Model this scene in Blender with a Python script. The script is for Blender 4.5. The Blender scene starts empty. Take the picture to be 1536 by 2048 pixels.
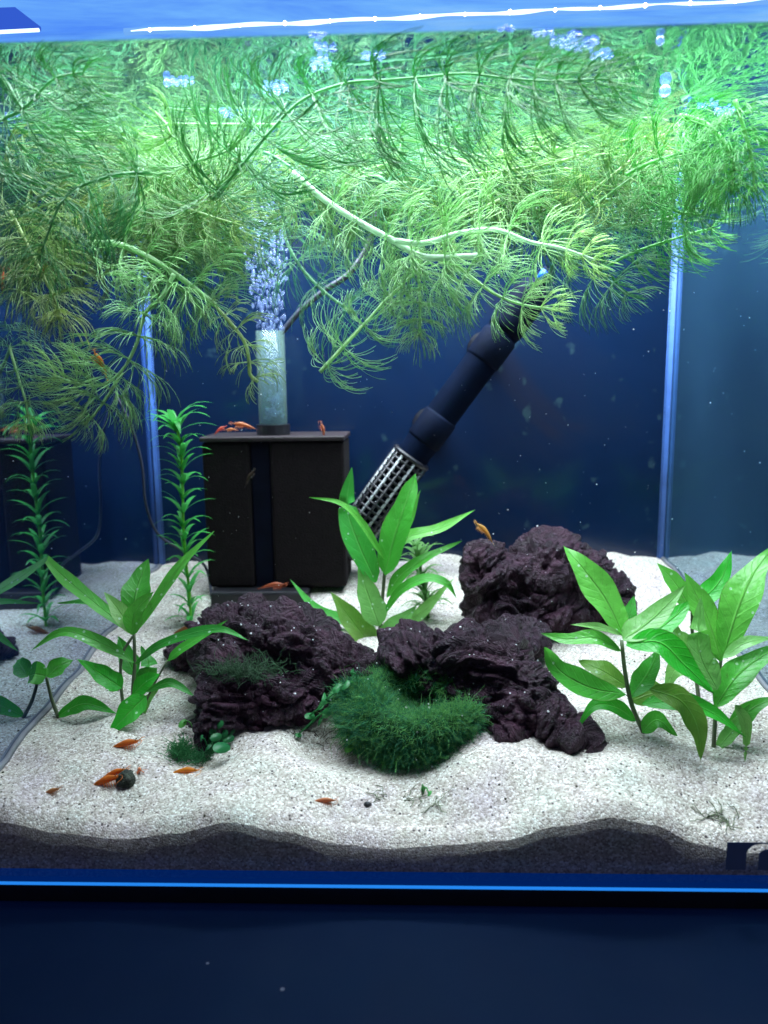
import bpy, bmesh, math, random
from mathutils import Vector, Matrix, Quaternion, noise
random.seed(7)
R = math.radians
scene = bpy.context.scene
COL = scene.collection

# ------------------------------------------------------------------ camera
CAM = Vector((0, -.3297, .22601)); PITCH, YAW, ROLL, F = .16776, .03459, -.0122, 1564.8
XL, XR, D, HW = -.2104, .2063, .304, .36           # inner left / right / back of the tank, water level
FW = Vector((-math.sin(YAW)*math.cos(PITCH), math.cos(YAW)*math.cos(PITCH), -math.sin(PITCH)))
_r = Vector((math.cos(YAW), math.sin(YAW), 0)); _u = _r.cross(FW)
RT = _r*math.cos(ROLL) + _u*math.sin(ROLL); UP = -_r*math.sin(ROLL) + _u*math.cos(ROLL)
cd = bpy.data.cameras.new('camera'); cam = bpy.data.objects.new('camera', cd); COL.objects.link(cam)
cam.matrix_world = Matrix(((RT.x, UP.x, -FW.x, CAM.x), (RT.y, UP.y, -FW.y, CAM.y), (RT.z, UP.z, -FW.z, CAM.z), (0, 0, 0, 1)))
cd.sensor_fit = 'VERTICAL'; cd.sensor_height = 36; cd.sensor_width = 27; cd.lens = F/2048*36
cd.clip_start = .01; cd.clip_end = 60
cd.dof.use_dof = True; cd.dof.focus_distance = .43; cd.dof.aperture_fstop = 8.0
scene.camera = cam

# ------------------------------------------------------------------ world, lamps, exposure
w = bpy.data.worlds.new('World'); scene.world = w; w.use_nodes = True
w.node_tree.nodes['Background'].inputs[0].default_value = (.18, .18, .27, 1)
w.node_tree.nodes['Background'].inputs[1].default_value = .42
def area(name, loc, sx, sy, power, color, rot=(0, 0, 0)):
    l = bpy.data.lights.new(name, 'AREA'); l.shape = 'RECTANGLE'; l.size = sx; l.size_y = sy
    l.energy = power; l.color = color; l.spread = R(128)
    o = bpy.data.objects.new(name, l); o.location = loc; o.rotation_euler = rot; COL.objects.link(o)
    return o
area('aquarium_lamp', (.01, .150, .4145), .40, .26, 8.3, (.84, .93, 1.0))
scene.view_settings.view_transform = 'Standard'; scene.view_settings.look = 'None'
scene.view_settings.exposure = 0; scene.view_settings.gamma = 1
scene.render.engine = 'CYCLES'
cy = scene.cycles
cy.max_bounces = 9; cy.diffuse_bounces = 3; cy.glossy_bounces = 5; cy.transmission_bounces = 6; cy.transparent_max_bounces = 24
cy.caustics_reflective = False; cy.caustics_refractive = False
cy.sample_clamp_indirect = 4
try:
    cy.use_denoising = True; cy.denoiser = 'OPENIMAGEDENOISE'
except Exception:
    pass

# ------------------------------------------------------------------ helpers
def ray(px, py): return FW + RT*((px-768)/F) - UP*((py-1024)/F)
def P(px, py, Y):
    d = ray(px, py); return CAM + d*((Y-CAM.y)/d.y)
def PZ(px, py, Z):
    d = ray(px, py); return CAM + d*((Z-CAM.z)/d.z)
def S(Y): return (Y-CAM.y)/F*1.02                     # metres per photo pixel at depth Y
def lerp(a, b, t): return a+(b-a)*t
def interp(x, pts):
    if x <= pts[0][0]: return pts[0][1]
    for (a, b), (c, d) in zip(pts, pts[1:]):
        if x <= c:
            t = (x-a)/(c-a); t = t*t*(3-2*t); return b+(d-b)*t
    return pts[-1][1]
def smooth(t): t = max(0, min(1, t)); return t*t*(3-2*t)

class MB:
    def __init__(s): s.v = []; s.f = []; s.uv = None
    def tube(s, pts, rad, n=4, caps=True):
        pts = [Vector(p) for p in pts]
        if not hasattr(rad, '__len__'): rad = [rad]*len(pts)
        b = len(s.v); ref = None
        for i, p in enumerate(pts):
            t = (pts[min(i+1, len(pts)-1)]-pts[max(i-1, 0)])
            t = t.normalized() if t.length > 1e-9 else Vector((0, 0, 1))
            if ref is None: ref = t.orthogonal().normalized()
            ref = (ref - t*ref.dot(t)); ref = ref.normalized() if ref.length > 1e-6 else t.orthogonal().normalized()
            q = t.cross(ref)
            for k in range(n):
                a = 2*math.pi*k/n
                s.v.append(p + (ref*math.cos(a)+q*math.sin(a))*rad[i])
        for i in range(len(pts)-1):
            for k in range(n):
                s.f.append((b+i*n+k, b+i*n+(k+1) % n, b+(i+1)*n+(k+1) % n, b+(i+1)*n+k))
        if caps:
            s.f.append(tuple(b+k for k in reversed(range(n)))); e = b+(len(pts)-1)*n
            s.f.append(tuple(e+k for k in range(n)))
        return s
    def box(s, x0, x1, y0, y1, z0, z1):
        b = len(s.v)
        for z in (z0, z1):
            for x, y in ((x0, y0), (x1, y0), (x1, y1), (x0, y1)): s.v.append(Vector((x, y, z)))
        for q in ((0, 3, 2, 1), (4, 5, 6, 7), (0, 1, 5, 4), (1, 2, 6, 5), (2, 3, 7, 6), (3, 0, 4, 7)): s.f.append(tuple(b+i for i in q))
        return s
    def ball(s, c, r, nu=8, nv=5, sq=(1, 1, 1), jit=0):
        b = len(s.v); c = Vector(c)
        for j in range(1, nv):
            th = math.pi*j/nv
            for i in range(nu):
                a = 2*math.pi*i/nu; k = r*(1+jit*random.uniform(-1, 1))
                s.v.append(c+Vector((math.sin(th)*math.cos(a)*k*sq[0], math.sin(th)*math.sin(a)*k*sq[1], math.cos(th)*k*sq[2])))
        t = len(s.v); s.v.append(c+Vector((0, 0, r*sq[2]))); s.v.append(c-Vector((0, 0, r*sq[2])))
        for j in range(nv-2):
            for i in range(nu): s.f.append((b+j*nu+i, b+(j+1)*nu+i, b+(j+1)*nu+(i+1) % nu, b+j*nu+(i+1) % nu))
        for i in range(nu):
            s.f.append((t, b+i, b+(i+1) % nu)); e = b+(nv-2)*nu
            s.f.append((t+1, e+(i+1) % nu, e+i))
        return s
    def mesh(s, name, mat, smoothf=True):
        m = bpy.data.meshes.new(name); m.from_pydata([tuple(v) for v in s.v], [], s.f)
        if mat: m.materials.append(mat)
        if smoothf: m.polygons.foreach_set('use_smooth', [True]*len(m.polygons))
        m.update(); return m
def link(name, mesh, parent=None, loc=None, kind=None):
    o = bpy.data.objects.new(name, mesh); COL.objects.link(o)
    if parent is not None: o.parent = parent
    if loc is not None: o.location = loc
    if kind: o['kind'] = kind
    return o
def part(name, mb, mat, parent, smoothf=True, kind=None, bevel=0):
    """mb is in world coordinates; the part is moved into its thing's space"""
    off = Vector(parent.location)
    pp = parent.parent
    while pp is not None: off += Vector(pp.location); pp = pp.parent
    for i, v in enumerate(mb.v): mb.v[i] = Vector(v)-off
    o = link(name, mb.mesh(name, mat, smoothf), parent, kind=kind)
    if bevel:
        md = o.modifiers.new('bevel', 'BEVEL'); md.width = bevel; md.segments = 2; md.limit_method = 'ANGLE'
    return o
def thing(name, label, cat, loc=(0, 0, 0), group=None):
    o = bpy.data.objects.new(name, None); o.empty_display_size = .01; COL.objects.link(o); o.location = loc
    o['label'] = label; o['category'] = cat
    if group: o['group'] = group
    return o
def tag(o, label, cat, group=None):
    o['label'] = label; o['category'] = cat
    if group: o['group'] = group
    return o
def catmull(pts, n):
    pts = [Vector(p) for p in pts]
    if len(pts) == 2: return [pts[0].lerp(pts[1], i/(n-1)) for i in range(n)]
    ext = [pts[0]*2-pts[1]]+pts+[pts[-1]*2-pts[-2]]
    out = []
    m = len(pts)-1
    for i in range(n):
        u = i/(n-1)*m; k = min(int(u), m-1); t = u-k
        a, b, c, d = ext[k:k+4]
        out.append(.5*((2*b)+(c-a)*t+(2*a-5*b+4*c-d)*t*t+(-a+3*b-3*c+d)*t**3))
    return out

# ------------------------------------------------------------------ materials
class N:
    def __init__(s, name):
        s.m = bpy.data.materials.new(name); s.m.use_nodes = True; s.t = s.m.node_tree; s.t.nodes.clear()
        s.out = s.add('ShaderNodeOutputMaterial')
    def add(s, typ, **kw):
        n = s.t.nodes.new(typ)
        for k, v in kw.items():
            if k.startswith('i_'):
                key = k[2:]; key = int(key) if key.isdigit() else key
                s.put(n, key, v)
            else: setattr(n, k, v)
        return n
    def put(s, n, key, v):
        i = n.inputs[key]
        if isinstance(v, bpy.types.NodeSocket): s.t.links.new(v, i)
        elif isinstance(v, bpy.types.Node): s.t.links.new(v.outputs[0], i)
        else:
            if hasattr(i.default_value, '__len__') and len(i.default_value) == 4 and len(v) == 3: v = (*v, 1)
            i.default_value = v
    def end(s, n): s.t.links.new(n.outputs[0] if isinstance(n, bpy.types.Node) else n, s.out.inputs[0]); return s.m
    def coord(s, kind='Object'): return s.add('ShaderNodeTexCoord').outputs[kind]
    def noise(s, scale, detail=3, rough=.55, vec=None, dist=0):
        n = s.add('ShaderNodeTexNoise'); n.inputs['Scale'].default_value = scale; n.inputs['Detail'].default_value = detail
        n.inputs['Roughness'].default_value = rough; n.inputs['Distortion'].default_value = dist
        if vec is not None: s.put(n, 'Vector', vec)
        return n.outputs['Fac']
    def ramp(s, fac, stops):
        n = s.add('ShaderNodeValToRGB'); e = n.color_ramp.elements
        while len(e) < len(stops): e.new(.5)
        for k, (p, c) in enumerate(stops):
            e[k].position = p; e[k].color = (*c, 1) if len(c) == 3 else c
        s.put(n, 0, fac); return n.outputs[0]
    def math(s, op, a, b=0., c=None):
        n = s.add('ShaderNodeMath', operation=op); s.put(n, 0, a); s.put(n, 1, b)
        if c is not None: s.put(n, 2, c)
        return n.outputs[0]
    def mix(s, fac, a, b, mode='MIX'):
        n = s.add('ShaderNodeMix', data_type='RGBA', blend_type=mode)
        s.put(n, 0, fac); s.put(n, 6, a); s.put(n, 7, b); return n.outputs[2]
    def bump(s, h, strength, dist):
        n = s.add('ShaderNodeBump'); n.inputs['Strength'].default_value = strength; n.inputs['Distance'].default_value = dist
        s.put(n, 'Height', h); return n.outputs[0]
    def pbr(s, color, rough=.5, spec=.5, normal=None, **kw):
        n = s.add('ShaderNodeBsdfPrincipled'); s.put(n, 'Base Color', color); s.put(n, 'Roughness', rough); s.put(n, 'Specular IOR Level', spec)
        if normal is not None: s.put(n, 'Normal', normal)
        for k, v in kw.items(): s.put(n, k.replace('_', ' '), v)
        return n
    def mixs(s, fac, a, b):
        n = s.add('ShaderNodeMixShader'); s.put(n, 0, fac); s.put(n, 1, a); s.put(n, 2, b); return n

def m_sand():
    n = N('sand'); c = n.coord()
    v = n.add('ShaderNodeTexVoronoi'); v.inputs['Scale'].default_value = 1150; n.put(v, 'Vector', c)
    g = n.add('ShaderNodeSeparateColor'); n.put(g, 0, v.outputs['Color'])
    grain = n.ramp(g.outputs[0], [(0, (.30, .26, .23)), (.35, (.50, .46, .41)), (.75, (.66, .62, .57)), (1, (.90, .88, .86))])
    big = n.noise(34, 4, .6, c)
    tint = n.ramp(big, [(.3, (.88, .84, .92)), (.5, (.94, .94, .91)), (.68, (.86, .94, .90))])
    col = n.mix(1., grain, tint, 'MULTIPLY')
    v2 = n.add('ShaderNodeTexVoronoi'); v2.inputs['Scale'].default_value = 620; n.put(v2, 'Vector', c)
    g2 = n.add('ShaderNodeSeparateColor'); n.put(g2, 0, v2.outputs['Color'])
    dens = n.noise(55, 3, .6, c)
    thr = n.math('MULTIPLY_ADD', dens, -.11, 1.02)
    speck = n.math('MULTIPLY', n.math('GREATER_THAN', g2.outputs[1], thr), n.math('LESS_THAN', v2.outputs['Distance'], .38))
    col = n.mix(speck, col, (.07, .055, .06))
    h = n.math('SUBTRACT', n.math('MULTIPLY', g.outputs[2], .6), v.outputs['Distance'])
    nor = n.bump(h, .55, .0006)
    return n.end(n.pbr(col, .75, .25, nor))
def m_wood(name, light, pale):
    n = N(name); c = n.coord()
    n1 = n.noise(26, 2.5, .5, c, .7)
    lines = n.math('ABSOLUTE', n.math('SINE', n.math('MULTIPLY', n1, 120.)))
    n2 = n.noise(70, 3, .6, c, 1.2)
    lines2 = n.math('ABSOLUTE', n.math('SINE', n.math('MULTIPLY', n2, 46.)))
    pit = n.math('ABSOLUTE', n.math('SUBTRACT', n.noise(150, 4, .65, c, 1.0), .5))
    fine = n.noise(520, 4, .7, c, .3); big = n.noise(38, 4, .6, c, .8)
    a = n.ramp(big, [(.28, (.005, .0015, .0045)), (.46, (.014, .0036, .0095)), (.64, (.046, .0135, .029)), (.80, light)])
    b = n.mix(n.math('MULTIPLY', n.math('POWER', lines, 4.), .32), a, (.10, .040, .080))
    k = n.math('MAXIMUM', n.math('MULTIPLY', n.math('SUBTRACT', fine, .58), pale*3.4), 0.)
    col = n.mix(n.math('MINIMUM', k, .8), b, (.28, .18, .27))
    h = n.math('ADD', n.math('ADD', n.math('MULTIPLY', lines, .16), n.math('MULTIPLY', pit, 1.1)), n.math('MULTIPLY', fine, .8))
    nor = n.bump(h, 1., .0030)
    return n.end(n.pbr(col, n.ramp(big, [(.3, (.30,)*3), (.7, (.55,)*3)]), .34, nor))
def m_leaf():
    n = N('broad_leaf'); uv = n.coord('UV'); s = n.add('ShaderNodeSeparateXYZ'); n.put(s, 0, uv)
    u = n.math('ABSOLUTE', n.math('SUBTRACT', s.outputs[0], .5)); v = s.outputs[1]
    mid = n.math('SUBTRACT', 1., n.math('MULTIPLY', u, 22.)); mid = n.math('MAXIMUM', mid, 0.)
    side = n.math('SINE', n.math('MULTIPLY', n.math('SUBTRACT', v, n.math('MULTIPLY', u, .32)), 62.))
    side = n.math('MULTIPLY', n.math('POWER', n.math('MAXIMUM', side, 0.), 8.), .16)
    vein = n.math('MAXIMUM', mid, side)
    oi = n.add('ShaderNodeObjectInfo'); c = n.coord()
    mott = n.noise(85, 4, .6, c)
    base = n.mix(n.math('MULTIPLY', mott, .55), oi.outputs['Color'], (.04, .22, .02))
    spots = n.ramp(n.noise(330, 3, .7, c), [(.60, (0, 0, 0)), (.72, (1, 1, 1))])
    base = n.mix(n.math('MULTIPLY', spots, .45), base, (.06, .08, .02))
    col = n.mix(n.math('MULTIPLY', vein, .30), base, (.34, .66, .20))
    edge = n.math('MULTIPLY', n.math('GREATER_THAN', n.math('ADD', u, n.math('MULTIPLY', n.noise(210, 3, .7, c), .16)), .565), .55)
    col = n.mix(edge, col, (.16, .16, .05))
    vb = n.add('ShaderNodeTexVoronoi'); vb.inputs['Scale'].default_value = 300; n.put(vb, 'Vector', c)
    gb = n.add('ShaderNodeSeparateColor'); n.put(gb, 0, vb.outputs['Color'])
    dots = n.math('MULTIPLY', n.math('GREATER_THAN', gb.outputs[0], .86), n.math('LESS_THAN', vb.outputs['Distance'], .22))
    col = n.mix(n.math('MULTIPLY', dots, .7), col, (.62, .85, .66))
    nor = n.bump(n.math('ADD', n.math('MULTIPLY', vein, -1.), n.math('MULTIPLY', n.noise(160, 3, .6, c), 1.1)), .6, .0012)
    b = n.pbr(col, .33, .5, nor)
    t = n.add('ShaderNodeBsdfTranslucent'); n.put(t, 0, n.mix(.5, col, (.16, .72, .07)))
    return n.end(n.mixs(.42, b, t))
def m_plant(name, rough=.45, trans=.35, tcol=(.2, .55, .1), mult=1.):
    n = N(name); oi = n.add('ShaderNodeObjectInfo'); c = n.coord()
    col = n.mix(n.math('MULTIPLY', n.noise(120, 2, .6, c), .6), oi.outputs['Color'], tcol)
    b = n.pbr(col, rough, .5); t = n.add('ShaderNodeBsdfTranslucent'); n.put(t, 0, col)
    return n.end(n.mixs(trans, b, t))
def m_plain(name, color, rough=.5, spec=.5, var=.3, scale=60, bump=0, bs=300, **kw):
    n = N(name); c = n.coord()
    dark = tuple(x*(1-var) for x in color); lite = tuple(min(1, x*(1+var)) for x in color)
    col = n.ramp(n.noise(scale, 4, .6, c), [(.3, dark), (.7, lite)])
    nor = n.bump(n.noise(bs, 3, .6, c), .6, bump) if bump else None
    return n.end(n.pbr(col, rough, spec, nor, **kw))
def m_glow(name, color, strength):
    n = N(name); e = n.add('ShaderNodeEmission'); n.put(e, 0, color); e.inputs[1].default_value = strength
    return n.end(e)
def m_clear(name, refl=.05, tint=(.97, .99, 1), rough=.02, haze=0., hazecol=(.3, .5, .8)):
    """clear pane or film of water: mostly lets light through, reflects more at a glancing angle"""
    n = N(name); t = n.add('ShaderNodeBsdfTransparent'); n.put(t, 0, tint)
    g = n.add('ShaderNodeBsdfGlossy'); g.inputs['Roughness'].default_value = rough
    lw = n.add('ShaderNodeLayerWeight'); lw.inputs[0].default_value = .12
    f = n.math('MULTIPLY', lw.outputs['Fresnel'], 1.); f = n.math('MINIMUM', n.math('MULTIPLY', f, refl/.05), .9)
    a = n.mixs(f, t, g)
    if haze:
        d = n.add('ShaderNodeBsdfDiffuse'); n.put(d, 0, hazecol); tr = n.add('ShaderNodeBsdfTranslucent'); n.put(tr, 0, hazecol)
        a = n.mixs(haze, a, n.mixs(.5, d, tr))
    return n.end(a)
def m_water():
    n = N('water'); c = n.coord()
    mp = n.add('ShaderNodeMapping'); n.put(mp, 0, c); mp.inputs['Scale'].default_value = (1.0, .55, 1)
    h = n.math('ADD', n.noise(26, 2, .5, mp), n.math('MULTIPLY', n.noise(95, 2, .5, mp), .22))
    nor = n.bump(h, .5, .0035)
    g = n.add('ShaderNodeBsdfGlossy'); g.inputs['Roughness'].default_value = .03; n.put(g, 0, (.62, .72, .80)); n.put(g, 'Normal', nor)
    t = n.add('ShaderNodeBsdfTransparent')
    geo = n.add('ShaderNodeNewGeometry'); dp = n.add('ShaderNodeVectorMath', operation='DOT_PRODUCT')
    n.put(dp, 0, geo.outputs['Incoming']); n.put(dp, 1, geo.outputs['Normal'])
    cs = n.math('ABSOLUTE', dp.outputs['Value'])
    mr = n.add('ShaderNodeMapRange', interpolation_type='SMOOTHSTEP'); n.put(mr, 0, cs)
    mr.inputs[1].default_value = .40; mr.inputs[2].default_value = .55; mr.inputs[3].default_value = .92; mr.inputs[4].default_value = .04
    return n.end(n.mixs(mr.outputs[0], t, g))
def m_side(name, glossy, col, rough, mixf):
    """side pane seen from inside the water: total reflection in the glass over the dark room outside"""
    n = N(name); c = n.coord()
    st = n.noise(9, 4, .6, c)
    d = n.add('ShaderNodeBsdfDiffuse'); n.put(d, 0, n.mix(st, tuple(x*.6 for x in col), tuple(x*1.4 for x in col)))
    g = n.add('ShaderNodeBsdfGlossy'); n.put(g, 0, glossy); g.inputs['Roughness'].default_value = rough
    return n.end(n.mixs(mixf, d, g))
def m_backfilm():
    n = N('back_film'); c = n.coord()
    a = n.ramp(n.noise(6, 4, .6, c, .6), [(.3, (.0028, .010, .032)), (.5, (.0035, .014, .047)), (.62, (.006, .016, .046)), (.8, (.018, .018, .030))])  # murky top tone paints a faint hand reflection into the film colour
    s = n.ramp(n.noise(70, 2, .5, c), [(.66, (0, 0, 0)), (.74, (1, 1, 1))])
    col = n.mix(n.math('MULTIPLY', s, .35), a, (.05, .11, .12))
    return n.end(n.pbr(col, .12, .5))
def m_table():
    n = N('table_top'); c = n.coord()
    col = n.ramp(n.noise(5, 4, .6, c), [(.3, (.004, .019, .075)), (.7, (.007, .034, .105))])
    v = n.add('ShaderNodeTexVoronoi'); v.inputs['Scale'].default_value = 60; n.put(v, 'Vector', c)
    g = n.add('ShaderNodeSeparateColor'); n.put(g, 0, v.outputs['Color'])
    sp = n.math('MULTIPLY', n.math('GREATER_THAN', g.outputs[0], .86), n.math('LESS_THAN', v.outputs['Distance'], .07))
    col = n.mix(sp, col, (.35, .4, .5))
    return n.end(n.pbr(col, n.ramp(n.noise(30, 3, .6, c), [(.3, (.55,)*3), (.7, (.66,)*3)]), .10))
M = dict(
    sand=m_sand(), wood_a=m_wood('driftwood_dark', (.10, .034, .060), .6), wood_c=m_wood('driftwood_grey', (.11, .085, .085), 1.0),
    leaf=m_leaf(), horn=m_plant('hornwort', .36, .55, (.12, .36, .11)), elodea=m_plant('elodea', .35, .5, (.07, .46, .09)),
    stem=m_plain('stem', (.12, .16, .08), .5), moss=m_plant('moss', .6, .3, (.03, .17, .06)),
    mosscore=m_plain('moss_core', (.02, .10, .035), .9, .2, .6, 160, .002, 260),
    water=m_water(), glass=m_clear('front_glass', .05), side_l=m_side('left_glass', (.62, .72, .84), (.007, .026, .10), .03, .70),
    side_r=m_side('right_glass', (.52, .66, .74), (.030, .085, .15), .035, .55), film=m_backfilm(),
    silicone=m_plain('silicone', (.075, .18, .52), .35, .4, .25, 30), table=m_table(),
    trim=m_glow('base_glass_painted_glow', (.0, .014, .11), 1.), edge=m_glow('glass_edge_painted_glow', (.02, .26, .95), .95),  # base glass and edge emit, standing in for light piped through the glass
    black=m_plain('black_plastic', (.010, .010, .014), .4, .5, .3, 60), navy=m_plain('navy_plastic', (.0014, .003, .011), .7, .1),
    sponge=m_plain('filter_sponge', (.007, .0045, .0055), .95, .2, .4, 200, .0012, 700), brownplate=m_plain('filter_lid', (.020, .012, .015), .5, .5, .4, 90, .0006, 400),
    tube=m_clear('clear_tube', .09, (.90, .97, .96), .05, .12, (.5, .75, .66)), bubble=m_clear('bubble', .22, (.90, .95, 1), .05, .30, (.52, .64, .98)),
    heater=m_plain('heater_body', (.0012, .0045, .016), .75, .04, .3, 30), heatcap=m_plain('heater_cap', (.0025, .0058, .018), .7, .06), chrome=m_plain('guard', (.22, .24, .25), .3, .6, .5, 220),
    blue=m_plain('blue_clip', (.01, .12, .75), .4), hose=m_plain('hose', (.05, .055, .075), .35), cable=m_plain('cable', (.03, .035, .06), .4),
    foam=m_clear('foam', .16, (.92, .96, 1), .05, .26, (.22, .34, .80)), shrimp=None, eye=m_plain('shrimp_eye', (.01, .006, .006), .2), pebble=m_plain('pebble', (.045, .055, .042), .85, .3, .8, 420, .003, 620),
    debris=m_plain('debris', (.06, .05, .03), .8), speck=m_plain('speck', (.75, .82, .9), .6), brownleaf=m_plain('brown_leaf', (.16, .07, .045), .6),
    sticker=m_plain('sticker_film', (.11, .17, .30), .45, .4, .1, 20), hood=None)
def m_shrimp():
    n = N('shrimp'); c = n.coord(); oi = n.add('ShaderNodeObjectInfo')
    st = n.noise(420, 3, .6, c); s = n.add('ShaderNodeSeparateXYZ'); n.put(s, 0, c)
    bands = n.math('POWER', n.math('ABSOLUTE', n.math('SINE', n.math('MULTIPLY', s.outputs[0], 900.))), 6.)
    col = n.mix(n.math('MULTIPLY', st, .7), oi.outputs['Color'], n.mix(1., oi.outputs['Color'], (1.2, 1.5, .8), 'MULTIPLY'))
    col = n.mix(n.math('MULTIPLY', bands, .35), col, n.mix(1., col, (.55, .45, .5), 'MULTIPLY'))
    b = n.pbr(col, .3, .5); t = n.add('ShaderNodeBsdfTranslucent'); n.put(t, 0, col)
    return n.end(n.mixs(.45, b, t))
M['shrimp'] = m_shrimp()
def m_hood():
    n = N('lid_painted_glow'); c = n.coord(); hm = n.add('ShaderNodeMapping'); n.put(hm, 0, c); hm.inputs['Scale'].default_value = (1, 3.5, 1)
    col = n.ramp(n.noise(7, 5, .65, hm, .4), [(.3, (.07, .24, .95)), (.55, (.17, .46, 1.0)), (.8, (.32, .62, 1.0))])
    e = n.add('ShaderNodeEmission'); n.put(e, 0, col); e.inputs[1].default_value = 1.0  # lid underside emits by itself; LED light on it is painted as glow
    return n.end(e)
M['hood'] = m_hood()

# ------------------------------------------------------------------ sand
LIP = [(-150, 1578), (0, 1592), (120, 1618), (250, 1635), (350, 1622), (450, 1601), (560, 1618), (680, 1645), (760, 1652), (880, 1650), (1000, 1640), (1120, 1606), (1215, 1588), (1300, 1606), (1400, 1645), (1480, 1656), (1700, 1648)]
LOW = [(-150, 1640), (0, 1650), (120, 1672), (250, 1684), (350, 1672), (460, 1650), (560, 1668), (680, 1693), (770, 1703), (900, 1694), (1000, 1686), (1120, 1658), (1225, 1641), (1300, 1654), (1400, 1694), (1480, 1712), (1700, 1705)]
YL = .0095
lipx = [(P(a, b, YL).x, P(a, b, YL).z) for a, b in LIP]; lowx = [(P(a, b, 0).x, P(a, b, 0).z) for a, b in LOW]
BASE = [(.0095, .034), (.04, .0385), (.10, .0445), (.19, .0575), (.28, .075), (.304, .079)]
BUMPS = []                                            # (x, y, height, radius)
def zs(x, y):
    lo = interp(x, lowx); lip = interp(x, lipx)
    if y < YL:
        t = max(0, y/YL); return lo+(lip-lo)*(1-(1-t)**1.9)
    z = interp(y, BASE) + math.exp(-(y-YL)/.026)*(lip-.034)
    k = smooth((y-YL)/.03)
    z += k*(.0050*noise.noise(Vector((x*22, y*26, 3.1)))+.0022*noise.noise(Vector((x*55, y*60, 7.7))))
    z += k*x*.012
    for bx, by, h, r in BUMPS:
        d2 = ((x-bx)**2+(y-by)**2)/(r*r)
        if d2 < 9: z += h*math.exp(-d2)
    return z
def sandhit(px, py):
    d = ray(px, py); y = .001
    while y < D:
        p = CAM+d*((y-CAM.y)/d.y)
        if p.z < zs(p.x, p.y): return p
        y += .001
    return P(px, py, D-.004)
for (px, py, h, r) in ((640, 1478, -.011, .020), (560, 1492, .004, .012), (1000, 1500, .005, .022), (930, 1545, .003, .02), (240, 1460, .003, .02), (1340, 1480, .003, .025), (820, 1560, -.004, .018), (430, 1500, -.004, .014), (1150, 1450, .004, .03), (330, 1440, -.002, .015)):
    p = sandhit(px, py); BUMPS.append((p.x, p.y, h, r))
def build_sand():
    nx, ny = 300, 210; mb = MB()
    ys = [.0006+(D-.0006)*(j/(ny-1))**1.5 for j in range(ny)]
    for j in range(ny):
        for i in range(nx):
            x = lerp(XL+.0005, XR-.0005, i/(nx-1)); y = ys[j]
            z = zs(x, y)
            if y > .004: z += .00035*noise.noise(Vector((x*420, y*420, 1)))
            mb.v.append(Vector((x, y, z)))
    for j in range(ny-1):
        for i in range(nx-1): a = j*nx+i; mb.f.append((a, a+1, a+nx+1, a+nx))
    b = len(mb.v)
    for i in range(nx): mb.v.append(Vector((mb.v[i].x, .0006, .0005)))
    for i in range(nx-1): mb.f.append((b+i, b+i+1, i+1, i))
    o = link('sand', mb.mesh('sand', M['sand'])); o['kind'] = 'structure'
build_sand()

# ------------------------------------------------------------------ table, water, tank, lamp
mb = MB().box(-1.6, 1.6, -1.4, 1.2, -.05, -.0125); o = link('table_top', mb.mesh('table_top', M['table'], False)); o['kind'] = 'structure'
def build_water():
    mb = MB(); nx, ny = 60, 40
    ys = [0.0006, .0012, .002, .003, .0042, .006]+[lerp(.008, D-.0005, j/(ny-1)) for j in range(ny)]
    for y in ys:
        for i in range(nx):
            x = lerp(XL+.0006, XR-.0006, i/(nx-1)); mb.v.append(Vector((x, y, HW+.0026*math.exp(-y/.0016))))
    for j in range(len(ys)-1):
        for i in range(nx-1): a = j*nx+i; mb.f.append((a, a+1, a+nx+1, a+nx))
    o = link('water', mb.mesh('water', M['water'])); o['kind'] = 'structure'
build_water()
TOP = .40
tank = thing('aquarium_tank', 'clear glass aquarium with dark blue back and glowing blue corner seams on a black table', 'aquarium', (0, .15, 0))
part('front_pane', MB().box(XL-.005, XR+.005, -.005, 0, .0003, TOP), M['glass'], tank, False)
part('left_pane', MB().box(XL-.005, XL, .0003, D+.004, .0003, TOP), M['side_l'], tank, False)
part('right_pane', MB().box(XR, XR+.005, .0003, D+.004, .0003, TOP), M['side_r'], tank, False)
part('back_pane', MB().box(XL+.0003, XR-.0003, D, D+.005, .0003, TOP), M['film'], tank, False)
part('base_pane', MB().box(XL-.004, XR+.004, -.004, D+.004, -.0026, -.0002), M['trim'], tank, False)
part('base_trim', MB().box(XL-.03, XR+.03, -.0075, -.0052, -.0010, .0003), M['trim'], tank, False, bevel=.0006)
part('painted_glow_edge', MB().tube([(XL-.03, -.0068, -.0019), (XR+.03, -.0068, -.0019)], .00075, 8), M['edge'], tank)
part('base_frame', MB().box(XL-.03, XR+.03, -.0052, D+.01, -.0122, -.0030), M['black'], tank, False)
for sx, xx in ((1, XL), (-1, XR)):
    mb = MB()
    for k, (dx, dy, r) in enumerate(((.0008, .0026, .0008), (.0018, .0018, .0008), (.0029, .0008, .0007), (.0043, .0004, .0004))):
        mb.tube([(xx+sx*dx, D-dy, .03), (xx+sx*dx, D-dy, .2), (xx+sx*dx, D-dy, TOP-.002)], r, 8)
    part('silicone_seam', mb, M['silicone'], tank)
for sx, xx in ((1, XL), (-1, XR)):
    part('sand_line', MB().tube([(xx+sx*.0008, y_, zs(xx, y_)+.0006) for y_ in [.012+.29*k/30 for k in range(31)]], .0017, 6), m_plain('grey_silicone', (.16, .17, .19), .6), tank)
lamp = thing('aquarium_light', 'blue light hood with painted-in glow and a row of white LEDs above the water', 'light', (0, .15, .42))
part('lid_underside', MB().box(XL-.03, XR+.03, -.02, D+.006, .416, .420), M['hood'], lamp, False)
part('housing', MB().box(XL-.03, XR+.03, -.02, D+.006, .4203, .44), M['black'], lamp, False)
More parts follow.
